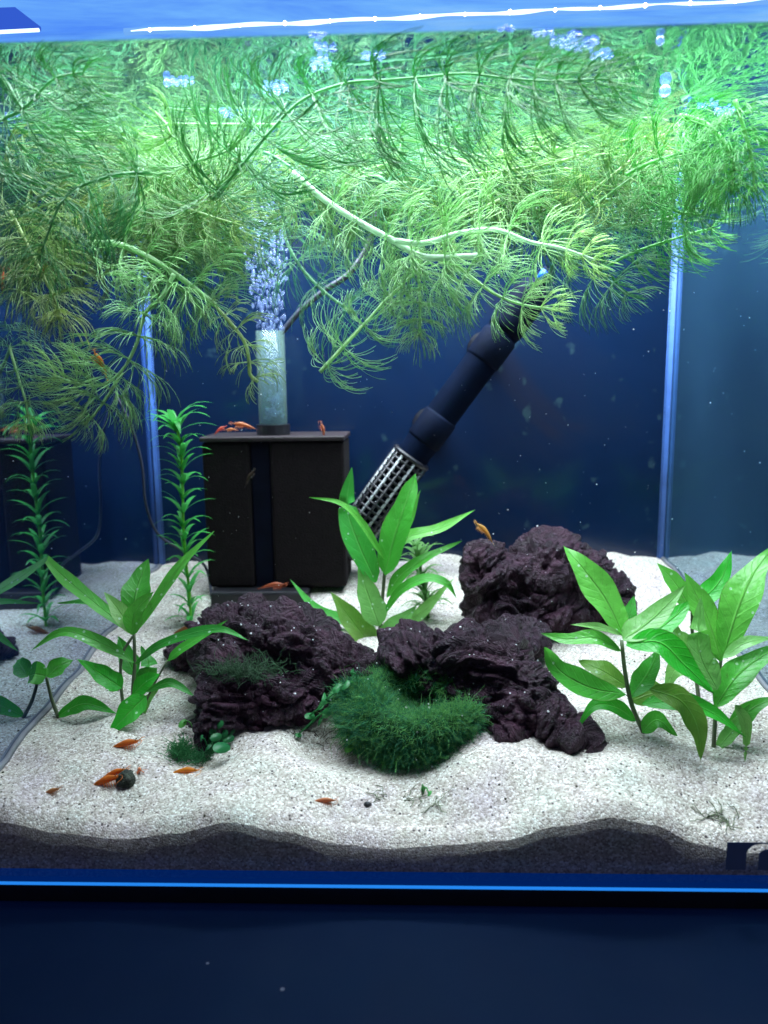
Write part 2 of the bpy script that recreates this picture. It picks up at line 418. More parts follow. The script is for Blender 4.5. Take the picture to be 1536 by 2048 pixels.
la, lb = PZ(262, 62, .408), PZ(1560, -2, .408)
bar = part('led_bar', MB().tube([la+Vector((-.004, .0016, .0003)), lb+Vector((0, .0016, .0003))], .0017, 10), m_glow('led_bar_painted_halo', (.20, .47, 1.0), .95), lamp)  # bar casing emits too, a painted halo round the strip
mw = m_glow('led_strip_light', (.70, .87, 1.0), 1.9); ml = m_glow('led_light', (.92, .97, 1.0), 9)
part('led_strip', MB().tube(catmull([la.lerp(lb, t)+Vector((0, 0, .0003*math.sin(t*40))) for t in [k/40 for k in range(41)]], 160), [.0004+.0007*smooth(k/14)+.00035*math.sin(k*.37)*math.sin(k*.11)-.0005*k/160 for k in range(160)], 6), mw, lamp)
part('led_strip', MB().tube([PZ(-60, 67, .408), PZ(78, 60, .408)], .0009, 6), mw, lamp)
mb = MB(); q = [PZ(a, b, .413) for a, b in ((-80, 18), (30, 14), (82, 54), (-80, 62))]; mb.v = q+[v-Vector((0, 0, .002)) for v in q]
mb.f = [(3, 2, 1, 0), (4, 5, 6, 7), (0, 1, 5, 4), (1, 2, 6, 5), (2, 3, 7, 6), (3, 0, 4, 7)]
part('bracket', mb, m_glow('bracket_painted_glow', (.045, .14, .80), .8), lamp, False)  # plain plastic piece, its blue light painted in as emission
for px in range(300, 1560, 90):
    t = (px-262)/(1560-262); c = PZ(px, lerp(62, -2, t), .408)
    part('led', MB().ball(c+Vector((0, -.0003, 0)), random.uniform(.0008, .0013), 8, 6), ml, lamp)

# ------------------------------------------------------------------ driftwood
def ell(mb, px, py, Y, rx, ry, rz, tilt=0):
    """ellipsoid: rx, rz in photo pixels, ry in metres, tilt in the picture plane"""
    c = P(px, py, Y); s = S(Y); b = len(mb.v)
    mb.ball((0, 0, 0), 1, 20, 12, (rx*s, ry, rz*s))
    m = Matrix.Rotation(R(tilt), 3, 'Y')
    for i in range(b, len(mb.v)): mb.v[i] = m @ mb.v[i] + c
def driftwood(name, label, ells, mat, axis, seed, grains=60, amp=1.):
    mb = MB()
    for e in ells: ell(mb, *e)
    o = bpy.data.objects.new('raw', mb.mesh('raw', None)); COL.objects.link(o)
    md = o.modifiers.new('r', 'REMESH'); md.mode = 'VOXEL'; md.voxel_size = .00085
    sm = o.modifiers.new('s', 'SMOOTH'); sm.iterations = 10; sm.factor = .5
    dg = bpy.context.evaluated_depsgraph_get(); me = bpy.data.meshes.new_from_object(o.evaluated_get(dg))
    bpy.data.objects.remove(o)
    ax = Vector(axis).normalized(); nn = [v.normal.copy() for v in me.vertices]; sd = Vector((seed*3.1, seed*1.7, seed))
    cs = []
    for v, n in zip(me.vertices, nn):
        p = v.co
        wv = Vector((noise.noise(p*24+sd), noise.noise(p*24+sd+Vector((9, 2, 5))), noise.noise(p*24+sd+Vector((3, 8, 1)))))*.022
        q = p+wv; al = q.dot(ax); q = q-ax*al*.55
        lump = noise.noise(p*17+sd*2)
        v1 = abs(noise.noise(q*40+sd)); v2 = abs(noise.noise(q*88+sd*3)); v3 = abs(noise.noise(q*190+sd*5)); v4 = noise.noise(q*400+sd)
        d = amp*(.0065*lump+.0105*(math.sqrt(v1)-.42)+.0075*(math.sqrt(v2)-.42)+.0050*(math.sqrt(v3)-.42)+.0018*v4)
        dv = noise.voronoi(q*62+sd)[0]; dw = noise.voronoi(p*150+sd)[0]
        d += amp*(.0075*(min(.45, dv[1]-dv[0])-.2)+.0026*(min(.45, dw[1]-dw[0])-.2))
        hole = noise.noise(p*44+sd*4)
        if hole > .30: d -= amp*(hole-.30)*.022
        cs.append(p+n*d)
    for v, c in zip(me.vertices, cs): v.co = c
    me.update()
    low = min(c.z for c in cs); cx = sum(c.x for c in cs)/len(cs); cyv = sum(c.y for c in cs)/len(cs)
    t = thing(name, label, 'driftwood', (cx, cyv, low), 'pieces of driftwood on the sand')
    me.materials.append(mat); me.polygons.foreach_set('use_smooth', [True]*len(me.polygons))
    me.transform(Matrix.Translation(-Vector((cx, cyv, low)))); me.update()
    link('wood', me, t)
    gm = MB(); up = [v for v in me.vertices if v.normal.z > .45 and v.co.z > .012]
    for v in random.sample(up, min(grains, len(up))): gm.ball(v.co+v.normal*.0002, random.choice((.0003, .0004, .0005, .0007)), 6, 4, jit=.2)
    k = link('sand_grains', gm.mesh('sand_grains', M['speck']), t); k['kind'] = 'stuff'
    return t, me
logA, meA = driftwood('driftwood', 'dark purple driftwood lump left of the green moss, with stringy roots', [
    (500, 1262, .125, 95, .034, 50, 8), (420, 1262, .13, 40, .03, 48, 0), (580, 1290, .115, 105, .034, 62, 18), (665, 1325, .105, 80, .026, 42, 22), (735, 1345, .10, 45, .016, 24, 20),
    (455, 1330, .10, 66, .03, 55, 0), (450, 1400, .078, 56, .022, 62, 0), (430, 1440, .075, 36, .018, 45, 10), (540, 1385, .085, 95, .025, 62, 0), (610, 1380, .09, 60, .02, 60, 20),
    (385, 1305, .15, 44, .022, 34, 0), (480, 1215, .125, 20, .01, 14, 0), (510, 1440, .08, 50, .016, 30, 0)], M['wood_a'], (1, .1, -.3), 1, 90)
logB, meB = driftwood('driftwood', 'dark driftwood wedge sloping down to the right behind the green moss ball', [
    (850, 1290, .105, 66, .024, 34, -8), (815, 1305, .10, 30, .018, 30, 0), (930, 1305, .10, 90, .03, 48, 15), (1000, 1330, .095, 70, .03, 66, 20), (1040, 1390, .08, 66, .028, 78, 30),
    (960, 1400, .085, 62, .02, 62, 10), (1085, 1425, .070, 62, .022, 50, 38), (1128, 1468, .060, 62, .016, 36, 42), (1168, 1502, .054, 30, .010, 17, 45), (1040, 1450, .07, 90, .022, 42, 22), (990, 1270, .115, 52, .02, 26, -15), (1090, 1400, .072, 36, .02, 34, 30), (905, 1360, .09, 60, .018, 48, 10)], M['wood_a'], (.8, -.2, -.5), 2, 70)
logC, meC = driftwood('driftwood', 'greyer brown driftwood block standing at the back, a shrimp on its top', [
    (975, 1150, .19, 58, .03, 74, 0), (985, 1215, .185, 54, .03, 60, 0), (960, 1110, .19, 44, .024, 34, 0), (1085, 1140, .20, 66, .034, 66, 0), (1100, 1105, .20, 50, .028, 34, 10), (1150, 1160, .20, 80, .034, 64, 25),
    (1215, 1195, .20, 55, .028, 46, 30), (1100, 1210, .19, 110, .03, 56, 0), (1060, 1275, .15, 42, .024, 32, 0), (1015, 1275, .145, 52, .022, 30, -10)], M['wood_c'], (.5, .1, .8), 3, 30, .85)

# ------------------------------------------------------------------ broad-leaved plants
LEAFCOL = {'g': (.08, .52, .05), 'l': (.17, .70, .09), 'p': (.27, .60, .17), 'd': (.035, .40, .05), 'o': (.20, .31, .06), 's': (.02, .55, .03)}
def leaf(plant, pts, hw, y0, dy, col, base, fold=.18, tilt=.55):
    n = 18; m = 7
    Y = [y0+dy*(i/(len(pts)-1))**1.2 for i in range(len(pts))]
    sp = catmull([P(a, b, yy) for (a, b), yy in zip(pts, Y)], n)
    mb = MB(); uv = []; ph = random.uniform(0, 6); fr = random.uniform(7, 11); sc = S(y0)
    wob = random.uniform(.05, .15); pk = random.uniform(.66, .98)
    for i, p in enumerate(sp):
        t = i/(n-1); tan = (sp[min(i+1, n-1)]-sp[max(i-1, 0)]).normalized()
        view = (CAM-p).normalized(); w = tan.cross(view).normalized()
        if w.z < 0: w = -w
        w = (w+Vector((0, tilt*(.35+abs(w.z)), 0))); w = (w-tan*w.dot(tan)).normalized()
        nor = w.cross(tan).normalized()
        if nor.dot(view) < 0: nor = -nor
        prof = (math.sin(math.pi*min(1, t**pk*.985+.012)))**.85*(1-.25*t)*1.12
        prof = max(prof, .07 if t < .2 else .015)
        hwm = hw*sc*prof*.95*(1+.07*math.sin(t*fr*1.7+ph*2))
        for k in range(m):
            u = -1+2*k/(m-1)
            off = nor*(fold*hwm*abs(u)**1.5) + nor*(hw*sc*wob*abs(u)*math.sin(t*fr+ph+(1.7 if u > 0 else 0)))
            mb.v.append(p+w*(u*hwm)+off-plant.location); uv.append((u*.5+.5, t))
    for i in range(n-1):
        for k in range(m-1): a = i*m+k; mb.f.append((a, a+1, a+m+1, a+m))
    me = mb.mesh('leaf', M['leaf']); ul = me.uv_layers.new(name='UVMap')
    for l in me.loops: ul.data[l.index].uv = uv[l.vertex_index]
    o = link('leaf', me, plant)
    c = LEAFCOL[col]; k = random.uniform(.88, 1.12); o.color = (c[0]*k*random.uniform(.9, 1.15), c[1]*k, c[2]*k, 1)
    return o
def plant(label, base, stems, leaves, y=None, name='broadleaf_plant'):
    b = sandhit(*base)
    if y is not None: b = P(*base, y)
    t = thing(name, label, 'aquarium plant', tuple(b), 'broad-leaved plants in the sand')
    for st, r in stems:
        pts = catmull([P(a, c, b.y+.003*i) for i, (a, c) in enumerate(st)], 10); s = S(b.y)
        part('stem', MB().tube(pts, [r*s*(1.1-.3*i/9) for i in range(10)], 7), M['stem'], t)
    for lf in leaves:
        pts, hw, off, dy, col = lf[:5]
        leaf(t, pts, hw, b.y+off, dy, col, b)
    return t
plant('bright green broad-leaved plant on the sand left of the dark driftwood', (270, 1428), [([(270, 1440), (266, 1380), (270, 1330), (268, 1262)], 4.2), ([(248, 1420), (242, 1370), (244, 1310), (266, 1272)], 3.6), ([(280, 1432), (300, 1385), (335, 1320)], 2.4)], [
    ([(266, 1268), (180, 1198), (115, 1142), (73, 1092)], 17, 0, .03, 'l'), ([(268, 1268), (322, 1186), (372, 1118), (428, 1062)], 13, .004, .02, 'l'),
    ([(266, 1262), (270, 1200), (280, 1160), (297, 1118)], 31, .008, .022, 'g'), ([(266, 1268), (238, 1222), (208, 1184)], 19, -.004, .006, 'p'),
    ([(264, 1270), (272, 1222), (308, 1184)], 21, -.006, .004, 'l'), ([(262, 1262), (190, 1207), (114, 1206)], 9, .008, .012, 'd'),
    ([(268, 1325), (205, 1288), (128, 1264), (60, 1302)], 15, 0, -.012, 'g'), ([(244, 1376), (205, 1350), (154, 1318)], 23, -.004, -.006, 's'),
    ([(270, 1328), (328, 1286), (430, 1258), (498, 1281)], 12, .002, -.012, 'd'), ([(335, 1322), (360, 1300), (405, 1272), (456, 1240)], 11, 0, .012, 'g'),
    ([(270, 1350), (252, 1310), (236, 1272)], 21, .008, .01, 'd'), ([(268, 1392), (298, 1340), (282, 1292)], 22, .01, .012, 'd'),
    ([(264, 1392), (290, 1366), (320, 1348)], 21, -.006, .002, 's'), ([(292, 1392), (258, 1425), (217, 1470)], 28, -.008, -.012, 's'),
    ([(292, 1384), (340, 1366), (390, 1393)], 11, 0, -.008, 'd'), ([(275, 1440), (292, 1405), (320, 1372)], 13, .002, .004, 'p')])
plant('low limp green leaves on a bent dark stalk by the left glass', (118, 1436), [([(118, 1436), (104, 1400), (92, 1352)], 4)], [
    ([(116, 1432), (168, 1408), (232, 1426)], 19, 0, -.006, 's'), ([(94, 1354), (120, 1330), (146, 1320)], 20, 0, .01, 'g'), ([(92, 1352), (60, 1348), (10, 1362)], 26, 0, -.008, 'g'), ([(70, 1446), (66, 1390), (76, 1350)], 12, 0, .004, 'p'), ([(60, 1424), (20, 1410), (-20, 1425)], 17, 0, -.01, 's')])
plant('tall green broad-leaved plant in the middle between the driftwood pieces', (757, 1268), [([(757, 1305), (764, 1210), (768, 1160), (771, 1120)], 4)], [
    ([(770, 1150), (788, 1075), (815, 995), (832, 947)], 30, -.002, .02, 'g'), ([(752, 1165), (716, 1085), (694, 1012), (704, 935)], 30, .004, .018, 'd'),
    ([(768, 1118), (722, 1044), (680, 1006), (618, 995)], 8, -.008, -.004, 'l'), ([(772, 1128), (812, 1076), (880, 1056), (950, 1020)], 14, .006, .012, 'l'),
    ([(774, 1196), (800, 1152), (858, 1112), (924, 1082)], 14, 0, .012, 'g'), ([(766, 1230), (800, 1182), (852, 1156), (892, 1166), (913, 1197)], 12, -.002, -.006, 'g'),
    ([(758, 1252), (738, 1196), (716, 1128)], 29, -.006, .010, 'p'), ([(757, 1310), (712, 1252), (660, 1183)], 29, -.010, .012, 'o'),
    ([(752, 1255), (690, 1240), (630, 1215), (580, 1158)], 13, 0, .016, 'd'), ([(752, 1312), (785, 1262), (832, 1212)], 27, -.008, .010, 'p'),
    ([(770, 1290), (815, 1252), (862, 1206), (910, 1154)], 16, .002, .012, 'p'), ([(790, 1100), (815, 1050), (841, 980)], 10, .012, .008, 'l'), ([(752, 1290), (690, 1264), (630, 1238)], 16, .010, .006, 'p')])
plant('bright green broad-leaved plant on the sand right of the driftwood wedge', (1288, 1466), [([(1290, 1470), (1264, 1412), (1250, 1345), (1243, 1280)], 5)], [
    ([(1246, 1272), (1215, 1205), (1168, 1140), (1127, 1091)], 36, -.004, .026, 'l'), ([(1246, 1280), (1302, 1240), (1370, 1172)], 29, -.010, .014, 'p'),
    ([(1254, 1286), (1322, 1254), (1388, 1198)], 28, .002, .016, 's'), ([(1242, 1302), (1192, 1276), (1132, 1278), (1082, 1267)], 17, -.004, .006, 'l'),
    ([(1244, 1270), (1200, 1254), (1142, 1249)], 9, -.008, -.004, 'p'), ([(1252, 1388), (1182, 1376), (1120, 1342), (1089, 1294)], 31, -.008, -.006, 'g'),
    ([(1256, 1374), (1205, 1342), (1158, 1322)], 24, .006, .010, 'o'), ([(1252, 1290), (1318, 1284), (1370, 1330), (1430, 1388)], 32, -.012, -.012, 's'),
    ([(1260, 1396), (1296, 1345), (1318, 1296)], 24, .004, .010, 'd'), ([(1272, 1442), (1232, 1414), (1188, 1412), (1152, 1460)], 17, -.002, -.006, 's'),
    ([(1284, 1464), (1315, 1440), (1354, 1472)], 20, -.004, -.004, 'g'), ([(1262, 1402), (1312, 1388), (1356, 1412)], 30, .006, .006, 'o'),
    ([(1250, 1264), (1258, 1230), (1268, 1192)], 17, .010, .008, 'd'), ([(1300, 1378), (1362, 1402), (1395, 1455), (1402, 1522)], 28, -.014, -.012, 'o'), ([(1284, 1408), (1360, 1402), (1430, 1428), (1492, 1474)], 22, -.008, -.010, 's')])
plant('pale green broad-leaved plant at the right glass with an upright brown stem', (1428, 1494), [([(1427, 1500), (1432, 1410), (1438, 1350), (1442, 1318)], 4.2)], [
    ([(1434, 1380), (1398, 1300), (1402, 1192)], 28, -.006, .012, 'p'), ([(1442, 1322), (1414, 1235), (1368, 1144)], 31, .004, .020, 'l'),
    ([(1448, 1305), (1478, 1210), (1508, 1145), (1548, 1092)], 38, .004, .022, 'l'), ([(1430, 1414), (1480, 1345), (1562, 1288)], 32, -.006, .012, 'g'),
    ([(1446, 1316), (1490, 1286), (1548, 1274)], 14, -.008, .004, 'p'), ([(1432, 1500), (1472, 1452), (1500, 1408)], 15, 0, .006, 'p'),
    ([(1470, 1410), (1492, 1450), (1490, 1524)], 13, -.008, -.004, 'p'), ([(1450, 1480), (1500, 1420), (1560, 1392)], 20, .004, .004, 'g')])
plant('smaller green broad-leaved plant standing behind the two at right', (1398, 1400), [([(1398, 1402), (1386, 1300), (1384, 1210)], 4)], [
    ([(1384, 1222), (1350, 1166), (1314, 1126)], 22, 0, .010, 'l'), ([(1384, 1216), (1438, 1164), (1463, 1101)], 22, .004, .010, 's'), ([(1386, 1260), (1420, 1200), (1458, 1180)], 10, .004, .006, 'd'),
    ([(1386, 1300), (1350, 1270), (1335, 1230)], 20, .003, .008, 'p'), ([(1390, 1340), (1350, 1340), (1330, 1390)], 20, .003, .002, 'p')])

# ------------------------------------------------------------------ elodea (ribbon whorls)
def ribbon_mesh(L, wd, curl, n=7):
    mb = MB()
    a = R(62); p = Vector((0, 0, 0))
    for i in range(n):
        t = i/(n-1); ww = .66*wd*(math.sin(math.pi*(t*.86+.12)))**.7*(1-.3*t)
        if i == n-1: ww *= .15
        nr = Vector((-math.cos(a-math.pi/2), 0, -math.sin(a-math.pi/2)))
        for u in (-1, 0, 1): mb.v.append(p+Vector((0, u*ww, 0))+nr*(abs(u)*-.12*ww))
        p = p+Vector((math.cos(a), 0, math.sin(a)))*(L/(n-1)); a -= curl/(n-1)
    for i in range(n-1):
        for k in range(2): b = i*3+k; mb.f.append((b, b+1, b+4, b+3))
    return mb
elodea_leaves = [ribbon_mesh(1, .12, R(c)).mesh('leaf', M['elodea']) for c in (95, 115, 70)]
def align(tan, spin):
    return Vector((0, 0, 1)).rotation_difference(tan.normalized()) @ Quaternion((0, 0, 1), spin)
def elodea(label, pts, Y, spacing, length, nleaf, col, stemcol, crown=True, name='elodea_plant'):
    b = P(*pts[0], Y); t = thing(name, label, 'aquarium plant', tuple(b)); s = S(Y)
    sp = catmull([P(*p, Y) for p in pts], 40)
    m = part('stem', MB().tube(sp, [.0011]*40, 6), M['elodea'], t); m.color = (*stemcol, 1)
    Ltot = sum((sp[i+1]-sp[i]).length for i in range(39)); d = 0; k = 0; acc = [0]
    for i in range(39): acc.append(acc[-1]+(sp[i+1]-sp[i]).length)
    d = spacing*s*.5
    while d < Ltot:
        i = max(j for j in range(39) if acc[j] <= d); u = (d-acc[i])/(acc[i+1]-acc[i]+1e-9); p = sp[i].lerp(sp[i+1], u); tan = sp[i+1]-sp[i]
        f = d/Ltot; top = smooth((f-.86)/.14) if crown else 0
        for j in range(nleaf+(3 if top > .3 else 0)):
            o = link('leaf', elodea_leaves[k % 3], t, p-b); o.rotation_mode = 'QUATERNION'
            tilt = Quaternion((0, 1, 0), R(random.uniform(-14, 14)+random.uniform(0, 46)*top))
            o.rotation_quaternion = align(tan, 2*math.pi*(j+.5*(k % 2))/(nleaf+(3 if top > .3 else 0))+random.uniform(-.25, .25)) @ tilt
            o.scale = (length*s*random.uniform(.85, 1.15)*(1+.30*top),)*3; q = random.uniform(.8, 1.2); o.color = (col[0]*q, col[1]*q, col[2]*q, 1)
        d += spacing*s*random.uniform(.85, 1.1)*(1-.70*top); k += 1
eb = sandhit(380, 1252)
elodea('tall bushy green stem plant with curled leaves beside the left back corner', [(382, 1256), (378, 1180), (368, 1080), (365, 980), (362, 900), (350, 840)], eb.y, 28, 70, 5, (.09, .52, .11), (.35, .85, .10))
eb2 = sandhit(850, 1236)
elodea('short pale feathery plant behind the tall middle plant', [(858, 1240), (850, 1190), (838, 1120), (830, 1085)], min(eb2.y, .235), 20, 62, 8, (.22, .36, .14), (.22, .36, .14), False, 'feathery_plant')

# ------------------------------------------------------------------ hornwort
def whorl_mesh(nl, fold, rnd, seed, forks=2, rad=.0088):
    """one ring of forked needles, unit length; local z is the way the stem grows"""
    random.seed(seed); mb = MB()
    for j in range(nl):
        az = 2*math.pi*j/nl+random.uniform(-.22, .22); L = random.uniform(.8, 1.12)
        def grow(p, az, el, length, bend, lev, r, seg):
            pts = [p]; n = 5 if lev == 0 else 2
            for i in range(n):
                d = Vector((math.cos(az)*math.cos(el), math.sin(az)*math.cos(el), math.sin(el))); p = p+d*(length/n); pts.append(p); el += bend/n
            mb.tube(pts, [r]*n+[r*.75], 3, lev == 0)
            if lev > 0:
                sp = random.uniform(.24, .42)*(1 if lev == 2 else .62)
                for sg in (-1, 1):
                    rot = random.choice((0, 1)) if lev == 1 else 0
                    grow(p, az+sg*sp*(1-rot), el+sg*sp*.7*rot-.05, seg[0]*random.uniform(.85, 1.12), (random.uniform(.75, 1.35) if lev == 1 else .22), lev-1, r*.88, seg[1:])
        q = [.20*L, .26*L, .62*L] if forks == 2 else [.42*L, .62*L]
        grow(Vector((0, 0, 0)), az, fold+random.uniform(-rnd, rnd), q[0], random.uniform(.10, .2), forks, rad, q[1:])
    random.seed(seed+99)
    return mb.mesh('whorl', M['horn'])
W_NORM = [whorl_mesh(13, -.06, .14, s) for s in (11, 12, 13, 14)]
W_DENSE = [whorl_mesh(15, .10, .16, s, 2, .0085) for s in (21, 22, 23)]
W_TIP = [whorl_mesh(15, .50, .18, s, 1, .010) for s in (31, 32)]
W_OLD = [whorl_mesh(7, .05, .3, s, 2, .013) for s in (41, 42, 43)]
random.seed(99)
HC = {'n': (.17, .38, .14), 'y': (.28, .44, .16), 'd': (.07, .30, .10), 'b': (.42, .54, .22), 't': (.17, .40, .25), 'v': (.10, .44, .08), 'w': (.40, .66, .31)}  # w is paler to paint in light the floating mass keeps off hanging stems
HG = 'floating hornwort stems'
hn = 0
def hornwort(label, pts, Y0, Y1, spacing, rad, col='n', kind='n', tip=True, stemr=.0011, pale=0):
    """pts in photo pixels from the old end to the growing tip; spacing and needle length in pixels"""
    m = len(pts)-1
    w3 = []
    for i, (a, b) in enumerate(pts):
        p = P(a, b, lerp(Y0, Y1, i/m))
        if p.z > HW-.004: p.z = HW-.004
        w3.append(p)
    sp = catmull(w3, 12*m+1); n = len(sp)
    mid = sp[n//2]; t = thing('hornwort_stem', label, 'water plant', tuple(mid), HG)
    c = HC[col]; st = part('stem', MB().tube(sp, [stemr*(1-.55*(i/n) if tip else 1) for i in range(n)], 6), M['horn'], t)
    k = 1.25; st.color = (max(c[0]*k+.06, pale*.85), max(c[1]*k, pale), max(c[2]*k+.05, pale*.85), 1)
    acc = [0]
    for i in range(n-1): acc.append(acc[-1]+(sp[i+1]-sp[i]).length)
    L = acc[-1]; s = S(lerp(Y0, Y1, .5)); d = spacing*s*random.uniform(.2, .6); q = 0
    while d <= L:
        i = max(j for j in range(n-1) if acc[j] <= d); u = (d-acc[i])/(acc[i+1]-acc[i]+1e-9); p = sp[i].lerp(sp[i+1], u)
        tan = sp[min(i+2, n-1)]-sp[max(i-1, 0)]; f = d/L; tp = smooth((f-.62)/.38) if tip else 0
        if kind == 'o': ms = W_OLD
        elif tp > .8: ms = W_TIP
        elif tp > .3 or kind == 'd': ms = W_DENSE
        else: ms = W_NORM
        o = link('whorl', random.choice(ms), t, p-mid); o.rotation_mode = 'QUATERNION'
        o.rotation_quaternion = align(tan, random.uniform(0, 6.28)) @ Quaternion((1, 0, 0), random.uniform(-.15, .15))
        o.scale = (1.18*rad*s*(1-.42*tp)*random.uniform(.88, 1.12),)*3
        mw_ = Matrix.LocRotScale(p, o.rotation_quaternion, o.scale)
        if p.z+o.scale.x > HW-.002 and max((mw_ @ v.co).z for v in o.data.vertices) > HW-.001:   # needles bend along under the surface
            o.data = o.data.copy(); inv = mw_.inverted()
            for v in o.data.vertices:
                g = mw_ @ v.co; lim = HW-.006
                if g.z > lim: g.z = lim+.0052*math.tanh((g.z-lim)/.012); v.co = inv @ g
        z = random.uniform(.85, 1.2); o.color = (c[0]*z*(1+.5*tp), c[1]*z*(1+.25*tp), c[2]*z, 1)
        d += spacing*s*random.uniform(.85, 1.15)*(1-.66*tp); q += 1
hornwort('dark green hornwort stem running right along the front under the water line', [(425, 400), (482, 332), (545, 258), (605, 200), (690, 160), (770, 145), (850, 140), (930, 142), (1010, 156), (1090, 162), (1160, 160), (1225, 158)], .055, .026, 66, 150, 'd', 'n', True, .0008)
hornwort('short hornwort side shoot crossing below the long front stem at left', [(425, 400), (396, 345), (372, 296), (330, 262)], .06, .05, 62, 120, 'n')
hornwort('nearest dark blurred hornwort shoot in the top left corner', [(-60, 260), (40, 222), (105, 160), (165, 115)], .030, .024, 46, 130, 'd', 'n', True, .0008)
hornwort('dark hornwort shoot hanging at the left edge above the pale tangle', [(300, 345), (222, 352), (135, 390), (95, 470), (80, 520)], .045, .03, 48, 118, 'd', 'n', True, .0008)
hornwort('olive hornwort tuft hanging at left below the dark shoot', [(20, 420), (60, 500), (115, 610), (120, 640)], .06, .05, 42, 95, 'b')
hornwort('long pale hornwort stem sloping right into a bare brown end by the clear tube', [(170, 486), (235, 488), (292, 512), (350, 548), (405, 590), (432, 612)], .10, .12, 48, 96, 'w', 'n', False, .0016, .55)
hornwort('nearly bare brown hornwort end hanging in front of the clear tube', [(415, 596), (456, 640), (488, 682), (498, 720), (500, 748), (516, 764)], .12, .125, 36, 60, 'b', 'o', False, .0012, .4)
hornwort('hornwort branch curling down left with an orange shrimp on it', [(348, 548), (325, 592), (290, 628), (272, 690), (240, 745), (190, 772), (105, 752)], .10, .085, 46, 98, 'w', 'n', True, .0014, .55)
hornwort('thin hornwort shoot bending down at the far left to a round tip', [(10, 640), (18, 690), (36, 752), (50, 800), (58, 850)], .09, .07, 42, 74, 'w')
hornwort('small hornwort tuft hanging above the left stem plant', [(245, 745), (210, 800), (180, 838), (165, 848)], .10, .085, 34, 78, 'w')
hornwort('bright white hornwort stem slanting down right in the middle', [(585, 345), (650, 400), (722, 446), (790, 483), (850, 514), (955, 512)], .10, .085, 66, 92, 'w', 'n', False, .0017, .8)
hornwort('pale hornwort branch arching right from the white middle stem', [(790, 482), (850, 486), (920, 466), (992, 460), (1060, 484), (1120, 496), (1190, 520)], .085, .09, 62, 92, 'w', 'n', True, .0016, .8)
hornwort('hornwort shoot hanging lowest in the middle with a bare cut end', [(640, 744), (690, 690), (736, 640), (772, 600), (830, 545), (880, 500)], .09, .11, 52, 74, 'w', 'n', True, .0013, .5)
hornwort('bushy hornwort shoot hanging straight down in the middle', [(835, 500), (838, 560), (840, 610), (840, 650), (838, 672)], .12, .11, 30, 82, 'w', 'd')
hornwort('feathery hornwort tip pointing right above the heater', [(880, 512), (930, 545), (985, 585), (1040, 608), (1105, 618)], .09, .08, 42, 84, 'w')
hornwort('faint star shaped hornwort whorls near the rising bubbles', [(570, 440), (572, 480), (606, 540), (656, 590), (712, 628)], .21, .2, 62, 84, 't', 'n', False)
hornwort('hornwort shoot drooping right of the heater', [(1100, 500), (1160, 530), (1205, 552), (1255, 590)], .13, .12, 42, 92, 't')
hornwort('hornwort shoot reaching right to a round tip on the right seam', [(1200, 540), (1265, 506), (1335, 482), (1400, 462), (1440, 456)], .15, .15, 54, 76, 'v')
hornwort('brightest thick hornwort brush in the upper right', [(1360, 225), (1405, 245), (1445, 280), (1466, 330), (1462, 385)], .10, .075, 25, 98, 'v', 'd', True, .0016)
hornwort('whitish hornwort plume rising right across the middle right', [(950, 350), (1050, 335), (1130, 320), (1230, 285), (1335, 255)], .14, .13, 46, 100, 'y')
hornwort('hornwort shoot slanting up right below the bright brush', [(1085, 500), (1165, 432), (1232, 378), (1320, 318)], .12, .11, 52, 92, 'n')
hornwort('hornwort fan drooping under the bright brush', [(1310, 320), (1345, 380), (1350, 420), (1400, 430)], .11, .10, 48, 90, 'v')
hornwort('blurred hornwort shoot pressed to the right glass', [(1470, 200), (1500, 300), (1510, 380)], .07, .06, 40, 84, 'v', 'd')
